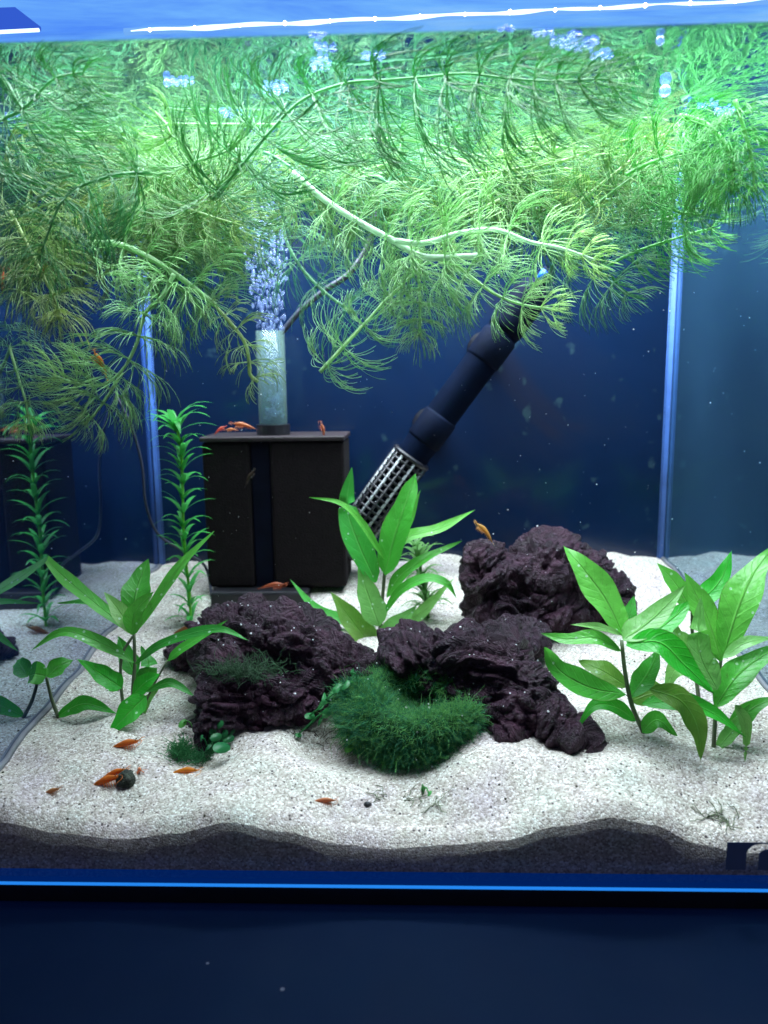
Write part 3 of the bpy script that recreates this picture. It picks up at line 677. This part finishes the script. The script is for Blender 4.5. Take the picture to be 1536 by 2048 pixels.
FILL = [((20, 250), (200, 210), .10, 'n', 'hornwort stem under the surface beside the left corner shoot'), ((60, 360), (250, 330), .15, 'y', 'lit yellow hornwort stem behind the left hanging shoot'), ((150, 300), (360, 360), .11, 'n', 'hornwort stem below the left foam patch'), ((240, 440), (440, 400), .13, 'y', 'yellow green hornwort brush over the left seam'),
    ((300, 380), (480, 450), .11, 'y', 'hornwort brush hanging just left of the bubble plume'), ((400, 480), (330, 600), .15, 'n', 'hornwort shoot hanging down beside the left seam'), ((60, 470), (30, 620), .1, 'b', 'olive hornwort shoot hanging at the far left'), ((160, 420), (110, 560), .12, 'y', 'pale hornwort shoot hanging between the left tufts'), ((350, 300), (560, 280), .17, 'y', 'flat yellow hornwort stem above the bubble plume'), ((480, 400), (300, 520), .17, 'n', 'hornwort stem sloping left in front of the left seam'),
    ((180, 250), (420, 420), .13, 'y', 'pale hornwort stem tangled behind the dark shoots at left'), ((60, 420), (300, 300), .16, 'n', 'hornwort stem rising behind the left tangle'),
    ((200, 360), (470, 500), .17, 'y', 'yellowish hornwort stem sloping over the left seam'), ((330, 470), (520, 370), .12, 'n', 'hornwort brush left of the bubble plume'), ((480, 500), (250, 420), .19, 'n', 'hornwort stem pointing left behind the yellowish one'),
    ((420, 250), (700, 290), .15, 'n', 'flat hornwort stem under the surface left of centre'), ((560, 330), (830, 390), .18, 't', 'teal hornwort stem far back in the middle'), ((620, 430), (860, 300), .16, 'y', 'pale hornwort stem rising right in the middle'),
    ((700, 250), (980, 330), .13, 'n', 'hornwort stem behind the long dark front stem'), ((760, 420), (1010, 380), .19, 'y', 'bright hornwort stem lying flat over the heater'), ((860, 300), (1120, 400), .16, 't', 'teal white hornwort stem sloping right of centre'),
    ((930, 430), (1180, 330), .18, 'y', 'white lit hornwort stem rising under the dark tip'), ((1010, 240), (1290, 330), .15, 'n', 'hornwort stem floating under the bubble patches'), ((1060, 420), (1330, 380), .2, 't', 'far hornwort stem behind the right plume'),
    ((1180, 260), (1420, 360), .17, 'v', 'green hornwort stem running under the bright brush'), ((1240, 450), (1440, 400), .18, 'n', 'hornwort stem near the right seam'), ((560, 230), (330, 200), .1, 'n', 'hornwort stem at the surface above the left tangle'),
    ((0, 330), (180, 420), .09, 'b', 'olive hornwort stem behind the left corner shoot'), ((840, 220), (620, 300), .2, 'n', 'distant hornwort stem at the surface in the middle'), ((1120, 260), (880, 250), .21, 'n', 'distant hornwort stem at the surface right of centre'),
    ((40, 300), (250, 250), .12, 'n', 'hornwort stem at the surface in the left corner'), ((120, 480), (330, 400), .18, 'n', 'hornwort stem rising behind the left hanging tufts'), ((0, 520), (160, 560), .13, 'b', 'olive hornwort stem low at the left glass'),
    ((260, 300), (480, 330), .2, 'y', 'far hornwort stem across the left seam'), ((380, 380), (540, 480), .16, 'n', 'hornwort brush drooping left of the bubble plume'), ((470, 300), (640, 380), .1, 't', 'hornwort stem in front of the bubble plume top'), ((330, 420), (200, 560), .14, 'y', 'hornwort shoot drooping over the dark cable'),
    ((900, 330), (740, 470), .17, 'n', 'hornwort stem sloping left behind the white middle stem'), ((1000, 400), (860, 460), .12, 'y', 'short pale hornwort stem under the middle tangle'), ((1140, 380), (1000, 470), .15, 'n', 'hornwort stem sloping left over the heater end'), ((1290, 300), (1160, 400), .13, 'y', 'pale hornwort stem under the right plume'), ((1250, 350), (1390, 300), .11, 'v', 'fresh green hornwort stem beside the bright brush'),
    ((720, 330), (560, 420), .14, 'y', 'short hornwort shoot pointing at the bubble plume'), ((1000, 300), (1180, 470), .14, 'y', 'pale hornwort shoot sloping down to the right'), ((640, 270), (900, 430), .12, 't', 'hornwort stem crossing the white middle stem')]
for (a, b, Y, c, lab) in FILL:
    dx, dy = b[0]-a[0], b[1]-a[1]; j = random.uniform(-30, 30)
    hornwort(lab, [a, (a[0]+dx*.35, a[1]+dy*.35+j), (a[0]+dx*.7, a[1]+dy*.7+j*.7), b], Y, Y+random.uniform(-.02, .02), 44, 96, c)

# ------------------------------------------------------------------ filter with air tube
fy = .235
f0 = P(545, 1185, fy)
filt = thing('sponge_filter', 'dark brown box filter with a clear bubbling tube standing at the back left', 'filter', (f0.x, fy, f0.z))
xa, xb = P(408, 1000, fy).x, P(690, 1000, fy).x; zt, zb = P(540, 873, fy).z, P(540, 1185, fy).z
xm0, xm1 = P(503, 1000, fy).x, P(541, 1000, fy).x
part('sponge', MB().box(xa, xm0-.0006, fy, fy+.05, zb+.004, zt-.004), M['sponge'], filt, False, bevel=.002)
part('sponge', MB().box(xm1+.0006, xb, fy, fy+.05, zb+.004, zt-.004), M['sponge'], filt, False, bevel=.002)
part('frame', MB().box(xm0, xm1, fy+.003, fy+.05, zb, zt-.004), M['navy'], filt, False, bevel=.001)
part('top_plate', MB().box(xa-.001, xb+.001, fy-.002, fy+.052, zt-.0035, zt), M['brownplate'], filt, False, bevel=.001)
part('base_plate', MB().box(xa+.004, P(620, 1180, fy).x, fy-.012, fy+.05, zb-.012, zb+.0035), M['black'], filt, False, bevel=.002)
tx0, tx1 = P(514, 760, fy+.02).x, P(571, 760, fy+.02).x; tx = (tx0+tx1)/2; tr = (tx1-tx0)/2; ty = fy+.022
part('collar', MB().tube([(tx, ty, zt+.0002), (tx, ty, zt+.0075)], tr*1.18, 24), M['black'], filt, False)
ztop = P(545, 662, ty).z
mb = MB(); n = 28
for z in (zt+.0077, ztop):
    for rr in (tr, tr*.88):
        for k in range(n): mb.v.append(Vector((tx+rr*math.cos(2*math.pi*k/n), ty+rr*math.sin(2*math.pi*k/n), z)))
for k in range(n):
    k2 = (k+1) % n; mb.f += [(k, k2, 2*n+k2, 2*n+k), (n+k2, n+k, 3*n+k, 3*n+k2), (2*n+k, 2*n+k2, 3*n+k2, 3*n+k)]
part('air_tube', mb, M['tube'], filt)
mb = MB()
for i in range(1500):
    t = random.random(); z = lerp(zt+.012, P(545, 400, ty).z, t); wdt = tr*.75 if z < ztop else tr*lerp(1.0, 1.9, (z-ztop)/(P(545, 400, ty).z-ztop))
    if z < ztop and random.random() < .45: continue
    a = random.uniform(0, 6.28); r = wdt*math.sqrt(random.random())
    rb = random.choice((.0003, .0004, .0005, .0006, .0008, .0011))
    mb.ball((tx+r*math.cos(a)+(z-ztop)*(-.03), ty+r*math.sin(a)*.8, z), rb, 8, 6, (1, 1, random.uniform(.8, 2.8)))
o = link('bubble_plume', mb.mesh('bubble_plume', M['bubble'])); o['kind'] = 'stuff'; tag(o, 'column of pale blue air bubbles rising from the clear filter tube', 'bubbles')
hp = catmull([P(562, 668, ty+.004), P(600, 622, ty), P(650, 580, ty-.005), P(700, 545, ty-.01), P(740, 480, ty-.01), P(750, 400, ty-.01)], 30)
tag(link('air_hose', MB().tube(hp, .0021, 8).mesh('air_hose', M['hose'])), 'dark air hose slanting up right from the top of the filter tube', 'hose')
cp = catmull([P(218, 545, .24), P(195, 625, .24), P(188, 690, .235), P(232, 790, .23), P(262, 850, .23), P(284, 930, .23), P(292, 1010, .23), P(318, 1070, .235), P(372, 1105, .24), P(412, 1135, .24), P(424, 1200, .232), P(430, 1240, .225)], 60)
tag(link('power_cable', MB().tube(cp, .0011, 6).mesh('power_cable', M['cable'])), 'thin dark cable curving down the left back corner to the sand', 'cable')

# ------------------------------------------------------------------ heater
ha, hb = P(690, 1096, .262), P(1060, 590, .262)
ax = (hb-ha).normalized(); hl = (hb-ha).length
ht = thing('heater', 'dark tube heater leaning on the back wall with a slotted guard on its lower end', 'heater', tuple(ha))
part('body', MB().tube([ha+ax*hl*t for t in (.02, .1, .5, .9, .97, 1.0)], [.010, .0125, .0125, .0125, .0115, .007], 24), M['heater'], ht)
part('cap', MB().tube([ha+ax*hl*t for t in (.86, .88, 1.0, 1.04)], [.0126, .0136, .0136, .010], 24), M['heatcap'], ht)
u1 = ax.orthogonal().normalized(); u2 = ax.cross(u1)
gl = (P(822, 915, .262)-ha).dot(ax)
for k in range(16):
    a = 2*math.pi*k/16; o1 = (u1*math.cos(a)+u2*math.sin(a))*.0142
    part('guard_rib', MB().tube([ha+o1*.9, ha+ax*gl*.03+o1, ha+ax*gl+o1], .0012, 5), M['chrome'] if k % 2 else M['black'], ht)
for k in range(17):
    c = ha+ax*gl*(k/16)
    pts = [c+(u1*math.cos(2*math.pi*j/24)+u2*math.sin(2*math.pi*j/24))*.0142 for j in range(25)]
    part('guard_ring', MB().tube(pts, .0012 if k not in (0, 16) else .002, 5, False), M['black'], ht)
for px, py in ((842, 838), (968, 682)):
    c = P(px+6, py+8, .262); c = ha+ax*(c-ha).dot(ax)
    part('clip', MB().tube([c-ax*.012, c-ax*.010, c+ax*.010, c+ax*.012], [.0127, .0137, .0137, .0127], 24), M['heatcap'], ht)
    part('suction_cup', MB().tube([c+Vector((0, .014, 0)), c+Vector((0, .03, 0)), Vector((c.x, D-.0012, c.z))], [.005, .006, .015], 18), M['black'], ht)
bc = P(1085, 548, .25); part('dial', MB().tube([bc-ax*.004, bc+ax*.003], [.0024, .0024], 12), M['blue'], ht)
part('neck', MB().tube([hb, hb+ax*.014, hb+ax*.022], [.008, .006, .004], 14), M['heatcap'], ht)

# ------------------------------------------------------------------ moss
def build_moss():
    cen = P(832, 1448, .060); s = S(.055)
    t = thing('moss_ball', 'shaggy dark green moss mound with a hollow top in front of the driftwood', 'moss', (cen.x, cen.y, cen.z-.02))
    # horseshoe ridge round a hollow, over a dark mound
    ring = catmull([P(x, y, Y) for x, y, Y in ((900, 1392, .078), (860, 1366, .088), (800, 1362, .092), (752, 1378, .085), (735, 1412, .07), (765, 1446, .055), (830, 1462, .048), (895, 1452, .052), (940, 1430, .062))], 34)
    core = MB(); core.tube(ring, [.0055+.004*math.sin(math.pi*i/33) for i in range(34)], 10)
    for (px, py, Y, rx, ry, rz) in ((828, 1478, .062, 92, .020, 56), (740, 1440, .066, 50, .016, 52), (880, 1490, .062, 56, .018, 40)): ell(core, px, py, Y, rx, ry, rz)
    pv = [Vector(v) for v in core.v]
    part('moss_core', core, M['mosscore'], t)
    # strands grow from sampled points
    seeds = []
    for _ in range(11000):
        i = random.randrange(33); c = ring[i].lerp(ring[i+1], random.random()); d = Vector((random.gauss(0, 1), random.gauss(0, 1), random.gauss(0, 1))).normalized()
        seeds.append((c+d*.0075, d, .0095))
    for (px, py, Y, rx, ry, rz, nn) in ((828, 1478, .062, 96, .021, 60, 7500), (740, 1440, .066, 54, .017, 56, 3600), (880, 1490, .062, 60, .019, 44, 2600), (708, 1405, .075, 34, .012, 36, 1900)):
        c = P(px, py, Y)
        for _ in range(nn):
            d = Vector((random.gauss(0, 1), random.gauss(0, 1), random.gauss(0, 1))).normalized()
            q = c+Vector((d.x*rx*s, d.y*ry, d.z*rz*s)); seeds.append((q, d, .0105))
    seeds = seeds+[(q+Vector((random.gauss(0, .0012), random.gauss(0, .0012), random.gauss(0, .0012))), d, L*.8) for q, d, L in seeds]
    mbs = [MB(), MB(), MB()]
    for q, d, L in seeds:
        if (q-P(836, 1398, .075)).length < .0120: continue
        mb = mbs[1] if (L in (.0095, .0095*.8) and d.z > .1 and random.random() < .6) else random.choice(mbs); L *= random.uniform(.4, 1.15); p = q-d*.001; dd = (d+Vector((random.gauss(0, .5), random.gauss(0, .5), random.gauss(0, .5)-.1))).normalized(); pts = [p]
        if random.random() < .03: L *= 1.9
        for i in range(3):
            p = p+dd*L/3; pts.append(p); dd = (dd+Vector((random.gauss(0, .75), random.gauss(0, .75), random.gauss(0, .75)-.15))).normalized()
        mb.tube(pts, [.00013, .00013, .00011, .00006], 3, False)
    for mb, c in zip(mbs, ((.045, .33, .12), (.15, .46, .10), (.012, .20, .10))):
        o = part('strands', mb, M['moss'], t, kind='stuff'); o.color = (*c, 1)
    bm = MB()
    for q, d, L in random.sample(seeds, 110): bm.ball(q+d*L*.55, random.choice((.0003, .0004, .0005, .0006)), 6, 4)
    part('air_beads', bm, M['speck'], t, kind='stuff')
build_moss()
def tuft(label, px, py, Y, rx, rz, n, L, col, name='moss_tuft'):
    mb = MB(); c = P(px, py, Y); s = S(Y)
    for _ in range(n):
        p = c+Vector((random.gauss(0, .5)*rx*s, random.gauss(0, .5)*.006, random.gauss(0, .4)*rz*s)); dd = Vector((random.gauss(0, .7), random.gauss(0, .7), abs(random.gauss(0, .8)))).normalized(); pts = [p]; l = L*random.uniform(.4, 1.2)
        for i in range(3): p = p+dd*l/3; pts.append(p); dd = (dd+Vector((random.gauss(0, .4), random.gauss(0, .4), random.gauss(0, .4)))).normalized()
        mb.tube(pts, [.00022, .0002, .00016, .0001], 3, False)
    o = link(name, mb.mesh(name, M['moss'])); o.color = (*col, 1); o['kind'] = 'stuff'; tag(o, label, 'moss')
tuft('fine stringy algae on the front of the left driftwood', 490, 1345, .068, 75, 28, 420, .009, (.05, .10, .05), 'algae_strings')
p = sandhit(375, 1512); tuft('small green moss tuft lying on the sand left of the small dark plant', 362, 1508, p.y, 20, 22, 420, .008, (.03, .24, .06))
p = sandhit(395, 1520); tuft('low green moss creeping right from the small tuft', 395, 1516, p.y, 26, 8, 260, .006, (.03, .22, .07))

# small round-leaved creepers
def roundleaf(plant_o, c, r, nor, col):
    mb = MB(); nor = nor.normalized(); a = nor.orthogonal().normalized(); b = nor.cross(a); n = 12
    mb.v.append(c+nor*r*.12)
    for ring_ in (.55, 1.):
        for k in range(n): an = 2*math.pi*k/n; mb.v.append(c+(a*math.cos(an)*(1.05+.3*math.cos(an))+b*math.sin(an)*.62)*r*.85*ring_*(1+.08*math.sin(3*an+r*9e3))+nor*r*(.05 if ring_ < 1 else -.12+.08*math.sin(2*an)))
    for k in range(n):
        k2 = (k+1) % n; mb.f.append((0, 1+k, 1+k2)); mb.f.append((1+k, 1+n+k, 1+n+k2, 1+k2))
    o = part('leaf', mb, M['elodea'], plant_o); o.color = (*col, 1)
def creeper(label, base, Y, leaves, col, name='small_plant'):
    b = P(*base, Y); t = thing(name, label, 'aquarium plant', tuple(b)); s = S(Y)
    for k, (px, py, r) in enumerate(leaves):
        c = P(px, py, Y+random.uniform(-.010, .006)); q = random.uniform(.8, 1.25)
        part('stalk', MB().tube(catmull([b, b.lerp(c, .5)+Vector((0, 0, .004)), c], 8), .0004, 5), M['elodea'], t).color = (*col, 1)
        roundleaf(t, c, r*s, Vector((random.uniform(-.9, .9), random.uniform(-.9, -.3), random.uniform(.2, 1.1))), tuple(x*q for x in col))
p = sandhit(425, 1510)
creeper('small dark green round-leaved plant at the foot of the left driftwood', (420, 1515), p.y, [(432, 1452, 17), (440, 1448, 13), (447, 1468, 16), (462, 1462, 15), (430, 1475, 16), (418, 1470, 12), (440, 1495, 24), (455, 1478, 16), (415, 1495, 12), (402, 1475, 9), (425, 1500, 14)], (.012, .12, .06))
p2 = sandhit(365, 1450); creeper('single tiny round green leaf on the sand left of the driftwood foot', (392, 1470), p.y+.01, [(367, 1445, 13)], (.10, .35, .06))
creeper('trailing leafy green sprig hanging at the left side of the moss mound', (720, 1385), .075, [(705, 1345, 9), (690, 1372, 13), (672, 1378, 14), (660, 1392, 15), (650, 1400, 14), (640, 1412, 16), (628, 1420, 16), (618, 1432, 15), (655, 1425, 15), (668, 1412, 15), (684, 1400, 16), (695, 1420, 14), (606, 1465, 15), (596, 1470, 10), (640, 1440, 13), (680, 1435, 12)], (.04, .24, .09))
creeper('lone yellow green leaf dangling on a thread below the moss', (697, 1445), .062, [(697, 1497, 15)], (.14, .40, .05))
p = sandhit(848, 1586); creeper('tiny three-leaf green sprig lying on the front sand', (845, 1592), p.y, [(846, 1577, 8), (858, 1588, 8), (836, 1592, 7)], (.05, .30, .06))

# ------------------------------------------------------------------ shrimp
def shrimp_mesh(curve, seed):
    """unit length along x, head at +x; one continuous body with legs and feelers"""
    random.seed(seed); mb = MB(); n = 18; sp = []; rad = []
    prof = [(0, .018), (.08, .036), (.2, .058), (.4, .082), (.56, .104), (.68, .106), (.80, .082), (.88, .058), (.94, .040), (1, .006)]
    for i in range(n):
        t = i/(n-1); x = t-.5; z = -curve*(1-t)**2*.55+.04*math.sin(t*3.1)
        sp.append(Vector((x, 0, z))); rad.append(interp(t, prof)*(1+.05*math.sin(t*44)*(t < .6)))
    b = len(mb.v); m = 10
    for p, r in zip(sp, rad):
        for k in range(m): a = 2*math.pi*k/m; mb.v.append(p+Vector((0, r*.72*math.cos(a), r*math.sin(a))))
    for i in range(n-1):
        for k in range(m): mb.f.append((b+i*m+k, b+i*m+(k+1) % m, b+(i+1)*m+(k+1) % m, b+(i+1)*m+k))
    mb.f.append(tuple(b+k for k in reversed(range(m)))); mb.f.append(tuple(b+(n-1)*m+k for k in range(m)))
    tail = sp[0]
    for a in (-.6, -.25, .12, .5):                      # tail fan
        e = tail+Vector((-.13, math.sin(a)*.09, -.035+.02*math.cos(a))); q = len(mb.v)
        mb.v += [tail+Vector((.01, 0, .01)), tail.lerp(e, .6)+Vector((0, .026, 0)), e, tail.lerp(e, .6)-Vector((0, .026, 0))]; mb.f.append((q, q+1, q+2, q+3))
    hd = sp[-2]
    mb.tube([sp[-4]+Vector((0, 0, .06)), hd+Vector((.05, 0, .02)), hd+Vector((.13, 0, .03))], [.018, .010, .003], 5)   # rostrum
    for sg in (-1, 1):
        mb.tube(catmull([hd, hd+Vector((.15, sg*.06, .06)), hd+Vector((.20, sg*.2, .02)), hd+Vector((.02, sg*.34, -.05))], 9), .008, 4)
        mb.tube(catmull([hd, hd+Vector((.10, sg*.03, -.01)), hd+Vector((.22, sg*.05, .0))], 6), .005, 4)
        for k in range(5):
            r0 = Vector((.32-.075*k, sg*.05, -.07)); mb.tube([r0, r0+Vector((.05, sg*.09, -.04)), r0+Vector((.06, sg*.12, -.13))], [.015, .012, .006], 4)
        for k in range(4):
            r0 = Vector((-.05-.085*k, sg*.03, sp[7-k].z-.07)); mb.tube([r0, r0+Vector((-.03, sg*.02, -.06))], [.012, .006], 4)
    return mb.mesh('body', M['shrimp'])
SH = [shrimp_mesh(.22, 1), shrimp_mesh(.40, 2), shrimp_mesh(.55, 3)]
eyem = MB().ball((0, 0, 0), .020, 8, 6).mesh('eye', M['eye']); random.seed(5)
def shrimp(label, px, py, length, ang, flip=1, v=0, Y=None, col=(.68, .19, .035), lift=.14, yaw=0):
    """ang: degrees the head end is raised in the picture, flip -1: head to the left"""
    if Y is None: c = sandhit(px, py+length*.10); Y = c.y
    else: c = P(px, py, Y)
    s = S(Y)*length
    t = thing('shrimp', label, 'shrimp', tuple(c+Vector((0, 0, s*lift if lift else 0))), 'orange shrimps')
    fx = (RT*math.cos(R(ang))*flip+UP*math.sin(R(ang))).normalized(); fx = (fx+FW*math.tan(R(yaw))).normalized()
    up = (Vector((0, 0, 1))-fx*fx.z).normalized() if abs(fx.z) < .9 else -FW
    ly = up.cross(fx).normalized(); up = fx.cross(ly)
    rot = Matrix((fx, ly, up)).transposed().to_quaternion()
    b = link('body', SH[v], t); b.rotation_mode = 'QUATERNION'; b.rotation_quaternion = rot; b.scale = (s,)*3; k = random.uniform(.9, 1.15); b.color = (col[0]*k, col[1]*k, col[2], 1)
    for sg in (-1, 1):
        e = link('eye', eyem, t, rot @ (Vector((.41, sg*.058, .075))*s)); e.scale = (s,)*3
shrimp('orange shrimp alone on the left sand, above the group by the pebble', 248, 1489, 66, 10, 1, 0)
shrimp('upper of the two orange shrimps side by side left of the pebble', 226, 1548, 60, 16, 1, 0)
shrimp('lower and longest of the two orange shrimps left of the pebble', 206, 1562, 74, 12, 1, 1)
shrimp('pinkish shrimp facing forward just behind the pebble', 278, 1538, 42, 12, 1, 1, None, (.70, .24, .14), .12, -60)
shrimp('plump orange shrimp below the small green moss tuft', 368, 1541, 60, -3, 1, 1, None, (.72, .26, .03))
shrimp('faint brownish shrimp at the far left of the front sand', 100, 1584, 44, 18, 1, 0, None, (.50, .22, .12))
shrimp('small pale orange shrimp on the front sand left of the black crumb', 645, 1602, 52, 0, 1, 0, None, (.66, .24, .12))
shrimp('pale yellow shrimp standing on top of the back driftwood', 972, 1062, 48, 38, -1, 1, .182, (.78, .42, .14), .0)
shrimp('orange shrimp clinging to the curled hornwort branch at left', 203, 728, 56, 58, -1, 0, .095, (.72, .24, .04), 0)
shrimp('brown shrimp on the sand between the left plant and driftwood', 366, 1262, 56, 14, 1, 0, None, (.36, .14, .06))
shrimp('reddish shrimp curled on the left of the filter top', 438, 858, 26, 20, 1, 2, fy+.006, (.62, .12, .10), .0)
shrimp('small orange shrimp second from left on the filter top', 464, 858, 24, -10, -1, 1, fy+.004, (.65, .24, .10), .0)
shrimp('long orange shrimp beside the tube collar on the filter top', 488, 850, 44, 6, -1, 0, fy+.012, (.60, .20, .10), .0)
shrimp('upright orange shrimp on the right end of the filter top', 648, 860, 30, 65, -1, 2, fy+.008, (.58, .18, .10), .0)
shrimp('dark red shrimp on the sand at the foot of the filter', 545, 1170, 48, 2, 1, 0, fy-.016, (.40, .09, .05), .0)
shrimp('orange shrimp half hidden in the left edge hornwort', 4, 560, 40, 80, 1, 1, .07, (.62, .16, .10), 0)
shrimp('tiny red shrimp in the olive hornwort tuft', 88, 535, 22, 60, 1, 1, .055, (.60, .12, .08), 0)
shrimp('dim brown shrimp on the side of the filter sponge', 498, 955, 34, 55, 1, 0, fy-.003, (.05, .03, .025), 0)

# ------------------------------------------------------------------ small things on the sand
c = sandhit(252, 1572); mb = MB(); mb.ball((0, 0, 0), 1, 22, 14)
for i, v in enumerate(mb.v): mb.v[i] = Vector((v.x*.0050, v.y*.0042, v.z*.0044))*(1+.28*noise.noise(v*1.8)+.20*noise.noise(v*4.5)+.12*noise.noise(v*9))
o = link('pebble', mb.mesh('pebble', M['pebble']), None, c+Vector((0, .001, .003))); o.rotation_euler = (0, R(-35), 0); tag(o, 'rough dark grey green pebble on the front sand among the shrimps', 'pebble')
c = sandhit(735, 1612); mb = MB(); mb.ball((0, 0, 0), 1, 10, 7)
for i, v in enumerate(mb.v): mb.v[i] = Vector((v.x*.0019, v.y*.0014, v.z*.0014))*(1+.35*noise.noise(v*2.4))
o = link('crumb', mb.mesh('crumb', M['black']), None, c+Vector((0, 0, .0008))); tag(o, 'small black crumb on the front sand right of a pale shrimp', 'crumb')
def strings(label, px, py, rx, ry, n, name, mat, L=.012):
    mb = MB()
    for _ in range(n):
        q = sandhit(px+random.uniform(-rx, rx), py+random.uniform(-ry, ry)); a = random.uniform(0, 6.28); p = q+Vector((0, 0, .0004)); pts = [p]
        for i in range(6):
            a += random.gauss(0, .5); p = p+Vector((math.cos(a), math.sin(a)*.6, 0))*L/6*random.uniform(.7, 1.2); p.z = zs(p.x, max(p.y, .001))+.0004+abs(random.gauss(0, .0006)); pts.append(p)
        mb.tube(pts, .0002, 4)
    o = link(name, mb.mesh(name, mat)); o['kind'] = 'stuff'; tag(o, label, 'plant debris')
strings('loose olive plant threads on the front sand near the right corner', 1445, 1638, 34, 8, 16, 'plant_threads', M['stem'])
strings('thin dark threads lying on the sand in front of the moss', 820, 1598, 60, 10, 12, 'plant_threads', M['stem'])
strings('fine dark threads in the hollow under the left driftwood', 620, 1480, 40, 10, 8, 'plant_threads', M['debris'])
mb = MB()
for _ in range(900):
    px = random.uniform(-40, 1560); py = random.uniform(1180, 1640); q = sandhit(px, py)
    if q.y > .3: continue
    mb.ball(q+Vector((0, 0, .0001)), random.choice((.0003, .0004, .0005, .0006, .0008)), 5, 3, (1, 1, .7))
o = link('dark_grit', mb.mesh('dark_grit', M['debris'])); o['kind'] = 'stuff'; tag(o, 'scattered dark grit grains on the pale sand', 'grit')
mb = MB()
for (a, b, c, d) in ((1236, 1132, 1312, 1140), (1312, 1140, 1392, 1128)): mb.tube(catmull([P(a, b, .292), P((a+c)/2, (b+d)/2+4, .288), P(c, d, .292)], 8), [.0006, .0014, .002, .0022, .0022, .0018, .0012, .0005], 6)
tag(link('dead_leaf', mb.mesh('dead_leaf', M['brownleaf'])), 'narrow brown dead leaf lying at the back wall by the right seam', 'leaf')

# ------------------------------------------------------------------ bubbles at the surface, specks in the water
random.seed(17)
for (px, py, w_, h_, lab) in ((650, 96, 20, 8, 'small foam patch under the surface above the dark whorls'), (640, 128, 22, 16, 'round cluster of bubbles in the upper middle'), (552, 178, 26, 11, 'oval foam patch left of the round bubble cluster'), (632, 69, 16, 6, 'foam patch close to the front water line'), (748, 113, 22, 7, 'thin foam patch right of the round cluster'),
        (1012, 58, 14, 6, 'tiny foam patch near the front water line right of centre'), (1085, 68, 20, 6, 'left foam patch of the group over the dark tip'), (1122, 86, 22, 9, 'middle foam patch of the group over the dark tip'), (1160, 93, 24, 9, 'largest foam patch over the dark tip'), (1200, 112, 24, 6, 'long thin foam patch at the end of the dark tip'), (1150, 72, 14, 5, 'upper small foam patch over the dark tip'), (1185, 84, 12, 5, 'right small foam patch over the dark tip'),
        (1452, 222, 24, 8, 'foam patch above the bright green brush'), (1415, 212, 20, 6, 'smaller foam patch left of the one above the bright brush'), (460, 228, 22, 7, 'foam patch in the left middle tangle'), (20, 235, 24, 12, 'blurry foam patch at the left edge'), (360, 165, 26, 6, 'thin foam streak upper left')):
    c = PZ(px, py, HW-.0006)
    if c.y > D-.004: c = P(px, py, D-.03); c.z = HW-.001
    mb = MB(); s = S(c.y)
    ex = PZ(px, py+h_, HW-.0006); dyy = min(.02, abs(ex.y-c.y))
    for _ in range(34):
        a = random.uniform(0, 6.28); r = math.sqrt(random.random()); mb.ball((r*math.cos(a)*w_*s, r*math.sin(a)*dyy, random.uniform(-.0004, 0)), random.choice((.0004, .0005, .0007, .001)), 8, 5, (1, 1, .5))
    o = link('foam_patch', mb.mesh('foam_patch', M['foam']), None, c); tag(o, lab, 'foam', 'foam patches under the water surface')
for (px, py, r, lab) in ((1330, 182, .0026, 'single large bubble under the surface left of the bright brush'), (1320, 82, .0017, 'single bubble near the front water line at right'), (334, 166, .0016, 'single bright bubble in the upper left tangle')):
    c = PZ(px, py, HW-r); o = link('bubble', MB().ball((0, 0, 0), r, 16, 10).mesh('bubble', M['foam']), None, c); tag(o, lab, 'bubble')
mb = MB()
for _ in range(330):
    Y = random.uniform(.02, .29); q = P(random.uniform(0, 1536), random.uniform(430, 1250), Y)
    if XL < q.x < XR and q.z < HW: mb.ball(q, random.choice((.0001, .0001, .00014, .00018, .00026))*(1+Y*1.6), 5, 3)
o = link('floating_specks', mb.mesh('floating_specks', M['speck'])); o['kind'] = 'stuff'; tag(o, 'tiny pale specks drifting in the water', 'specks')

# ------------------------------------------------------------------ sticker on the glass, lower right
def build_sticker():
    a = P(1455, 1685, -.0054); b = P(1590, 1741, -.0054); mb = MB(); nx, nz = 90, 38
    def inr(x, y, x0, y0, x1, y1, r):
        if not (x0 <= x <= x1 and y0 <= y <= y1): return False
        cx = max(x, x0+r) if x < x0+r else min(x, x1-r); cyy = max(y, y0+r) if y < y0+r else min(y, y1-r)
        return (x-cx)**2+(y-cyy)**2 <= r*r
    for j in range(nz):
        for i in range(nx):
            px = lerp(1455, 1590, (i+.5)/nx); py = lerp(1685, 1741, (j+.5)/nz)
            if inr(px, py, 1494, 1688.5, 1580, 1760, 22) and not inr(px, py, 1518, 1700, 1562, 1760, 12): continue
            x0, x1 = lerp(a.x, b.x, i/nx), lerp(a.x, b.x, (i+1)/nx); z0, z1 = lerp(a.z, b.z, j/nz), lerp(a.z, b.z, (j+1)/nz)
            q = len(mb.v); mb.v += [Vector((x0, -.0053, z0)), Vector((x1, -.0053, z0)), Vector((x1, -.0053, z1)), Vector((x0, -.0053, z1))]; mb.f.append((q, q+3, q+2, q+1))
    me = mb.mesh('sticker', M['sticker'], False); bm = bmesh.new(); bm.from_mesh(me); bmesh.ops.remove_doubles(bm, verts=bm.verts, dist=1e-6); bm.to_mesh(me); bm.free()
    o = link('sticker', me); md = o.modifiers.new('thick', 'SOLIDIFY'); md.thickness = .0002
    tag(o, 'dark sticker with a cut-out rounded letter on the lower right of the front glass', 'sticker')
build_sticker()
